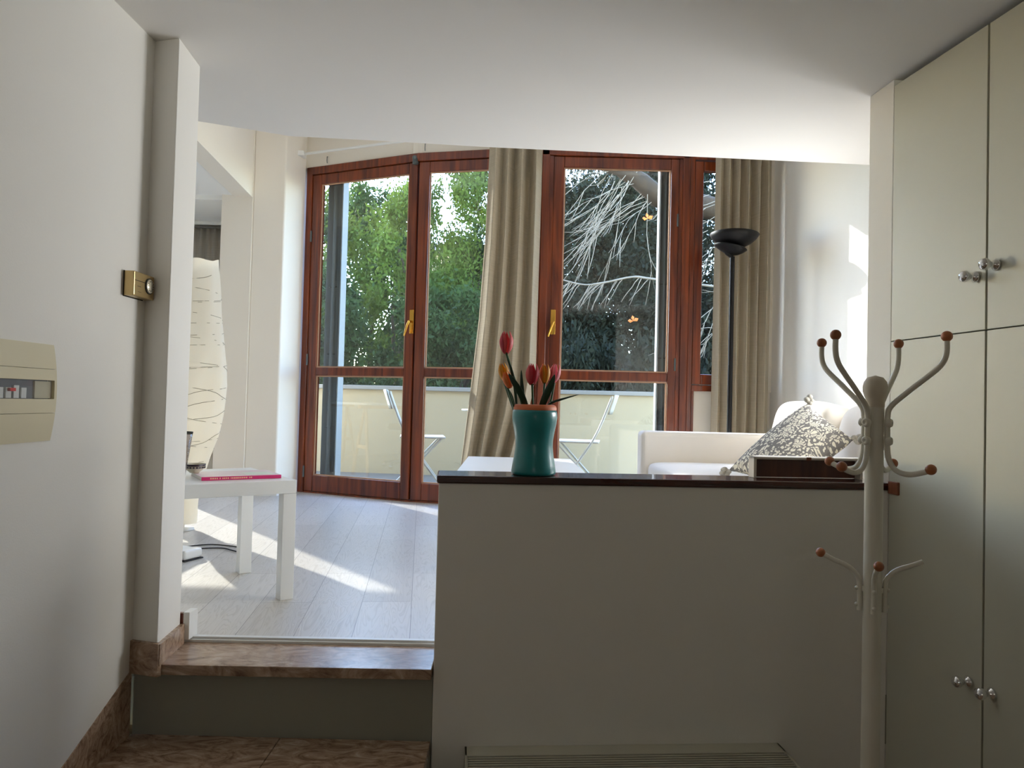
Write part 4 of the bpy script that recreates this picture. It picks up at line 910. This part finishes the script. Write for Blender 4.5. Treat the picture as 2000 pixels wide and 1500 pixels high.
make_tree('dark', 'dark evergreen behind the tall door nearest the curtain', 1.45, 13.6, -2, .98, 1.1, 0)
make_tree('dark', 'dark evergreen seen through the narrow side window', 5.1, 13.9, -2, 1.0, 1.15, 3.3)
make_tree('dark', 'tall dark evergreen farther back directly behind the bare branch', 3.1, 17.6, -2, 1.1, 1.35, 1.7)
make_tree('dark', 'dark evergreen farthest back beyond the narrow side window', 6.9, 18.2, -2, 1.1, 1.3, 4.2)
make_tree('dark', 'unseen evergreen added to keep sun off the floor inside the two-leaf door', -6.9, 12.2, -2, .80, 1.0, 2.2)  # sun blocker added out of view, shades the floor by the first door
for i, (x, y, sc_) in enumerate(((1.15, 10.4, .9), (3.1, 10.9, .88), (5.2, 10.8, .9))):
    make_bush(x, y, sc_, ('low dark shrub behind the upright chair back on the balcony', 'low dark shrub beside the folded shutter of the tall door', 'low dark shrub outside the narrow side window')[i], i)
# far house roof
t = thing('far_house', 'pale house roof just showing over the tree tops beside the curtain', 'building', (-1.6, 34, -2))
b = MB(); b.box(-4, 3.5, 0, 6, 0, 10.2); b.build('wall', M['parapet'], t)
b = MB(); b.add([(-4.4, -.5, 10.2), (3.9, -.5, 10.2), (3.9, 6.5, 10.2), (-4.4, 6.5, 10.2), (-2.5, 3, 11.3), (2, 3, 11.3)], [(0, 1, 5, 4), (1, 2, 5), (2, 3, 4, 5), (3, 0, 4), (0, 3, 2, 1)]); b.build('roof', mat('grey_violet_roof', (140, 126, 130), .9), t)
# bare tree: thick branch with drooping pale twigs
bt = thing('bare_tree', 'leafless tree with thick limb and pale drooping twigs before the evergreens', 'tree', (3.9, 9.6, -2))
D0 = 9.4
b = MB(); lim = [W(1285 + 260, 470, D0 + .3), W(1400, 410, D0 + .2), W(1300, 390, D0 + .1), W(1275, 375, D0), W(1245, 350, D0), W(1210, 330, D0), W(1170, 318, D0), W(1120, 300, D0)]
b.tube(arc([(3.95, 9.7, -2), (3.9, 9.7, 1.0), lim[0]] + lim[1:], 4), [.22] * 4 + [.2] * 4 + [.17] * 4 + [.15] * 4 + [.135] * 4 + [.12] * 4 + [.11] * 4 + [.09] * 4 + [.07] * 4 + [.05], 10)
b.build('limb', M['bark'], bt, True)
rnd = random.Random(19)
tw = []
for i in range(17):
    k = rnd.uniform(2, 6.5); p = lim[int(k)].lerp(lim[min(7, int(k) + 1)], k % 1); tw.append((p, rnd.uniform(-1.1, -.15), rnd.uniform(.9, 2.0)))
for i in range(10): tw.append((W(rnd.uniform(1190, 1275), rnd.uniform(335, 400), D0 - .1), rnd.uniform(-1.5, -.6), rnd.uniform(.8, 1.6)))
for i in range(5): tw.append((W(rnd.uniform(1120, 1260), 300, D0 + rnd.uniform(-.4, .3)), rnd.uniform(-.9, .3), rnd.uniform(.5, 1.0)))
for i in range(26): tw.append((W(rnd.uniform(1360, 1420), rnd.uniform(330, 700), D0 - .2), rnd.uniform(-1.2, .2), rnd.uniform(.4, 1.0)))
for i, (p, sl, Lg) in enumerate(tw):
    g = MB(); pts = [p]; q = p.copy(); dr = Vector((-abs(math.cos(sl)), rnd.uniform(-.35, .2), math.sin(sl))).normalized()
    for j in range(8):
        dr = (dr + Vector((rnd.uniform(-.24, .22), rnd.uniform(-.15, .15), rnd.uniform(-.26, .20)))).normalized(); q = q + dr * Lg / 8; pts.append(q.copy())
        if j in (2, 4, 5):
            e = (dr + Vector((rnd.uniform(-.5, .3), rnd.uniform(-.3, .3), rnd.uniform(-.7, .2)))).normalized(); l2 = Lg * .35
            g.tube([q, q + e * l2 * .5 + Vector((0, 0, -.02)), q + e * l2 + Vector((0, 0, .03))], [.0045, .0035, .002], 4, cap=False)
    g.tube(pts, [.0052 * (1 - .09 * j) for j in range(9)], 5, cap=False)
    g.build('twig', M['twig'], bt, True)
lb = [W(1400, 560, D0 - .3), W(1275, 545, D0 - .3), W(1235, 541, D0 - .3), W(1180, 552, D0 - .3), W(1140, 556, D0 - .3), W(1096, 546, D0 - .3)]
b = MB(); b.tube(arc(lb, 5), [.016] * 10 + [.013] * 8 + [.010] * 7 + [.006], 6); b.build('low_branch', M['twig'], bt, True)
for i in range(24):
    k = rnd.uniform(1, 4.8); p = lb[int(k)].lerp(lb[int(k) + 1], k % 1); q = p.copy(); pts = [p]; dr = Vector((rnd.uniform(-.8, -.2), rnd.uniform(-.2, .2), rnd.uniform(-1, -.4))).normalized()
    for j in range(5): q = q + dr * .075; dr = (dr + Vector((rnd.uniform(-.2, .2), 0, rnd.uniform(-.3, .1)))).normalized(); pts.append(q.copy())
    g = MB(); g.tube(pts, [.006, .005, .004, .004, .003, .002], 4, cap=False); g.build('twig', M['twig'], bt, True)
for px, py, lb_ in ((1265, 427, 'dry orange leaf on a bare twig near the thick limb'), (1237, 627, 'dry orange leaf hanging low before the evergreens')):
    c = W(px, py, D0 - .35); b = MB()
    for k in range(3): a = k * 1.3; b.add([c, c + Vector((.05 * math.cos(a), .02, .05 * math.sin(a))), c + Vector((.07 * math.cos(a + .5), -.01, .07 * math.sin(a + .5))), c + Vector((.04 * math.cos(a + 1), .01, .05 * math.sin(a + 1)))], [(0, 1, 2, 3)])
    tag(b.build('dry_leaf', mat('dry_orange_leaf', (226, 130, 60), .7, trans=.4)), lb_, 'leaf', 'dry leaves left on the bare tree')
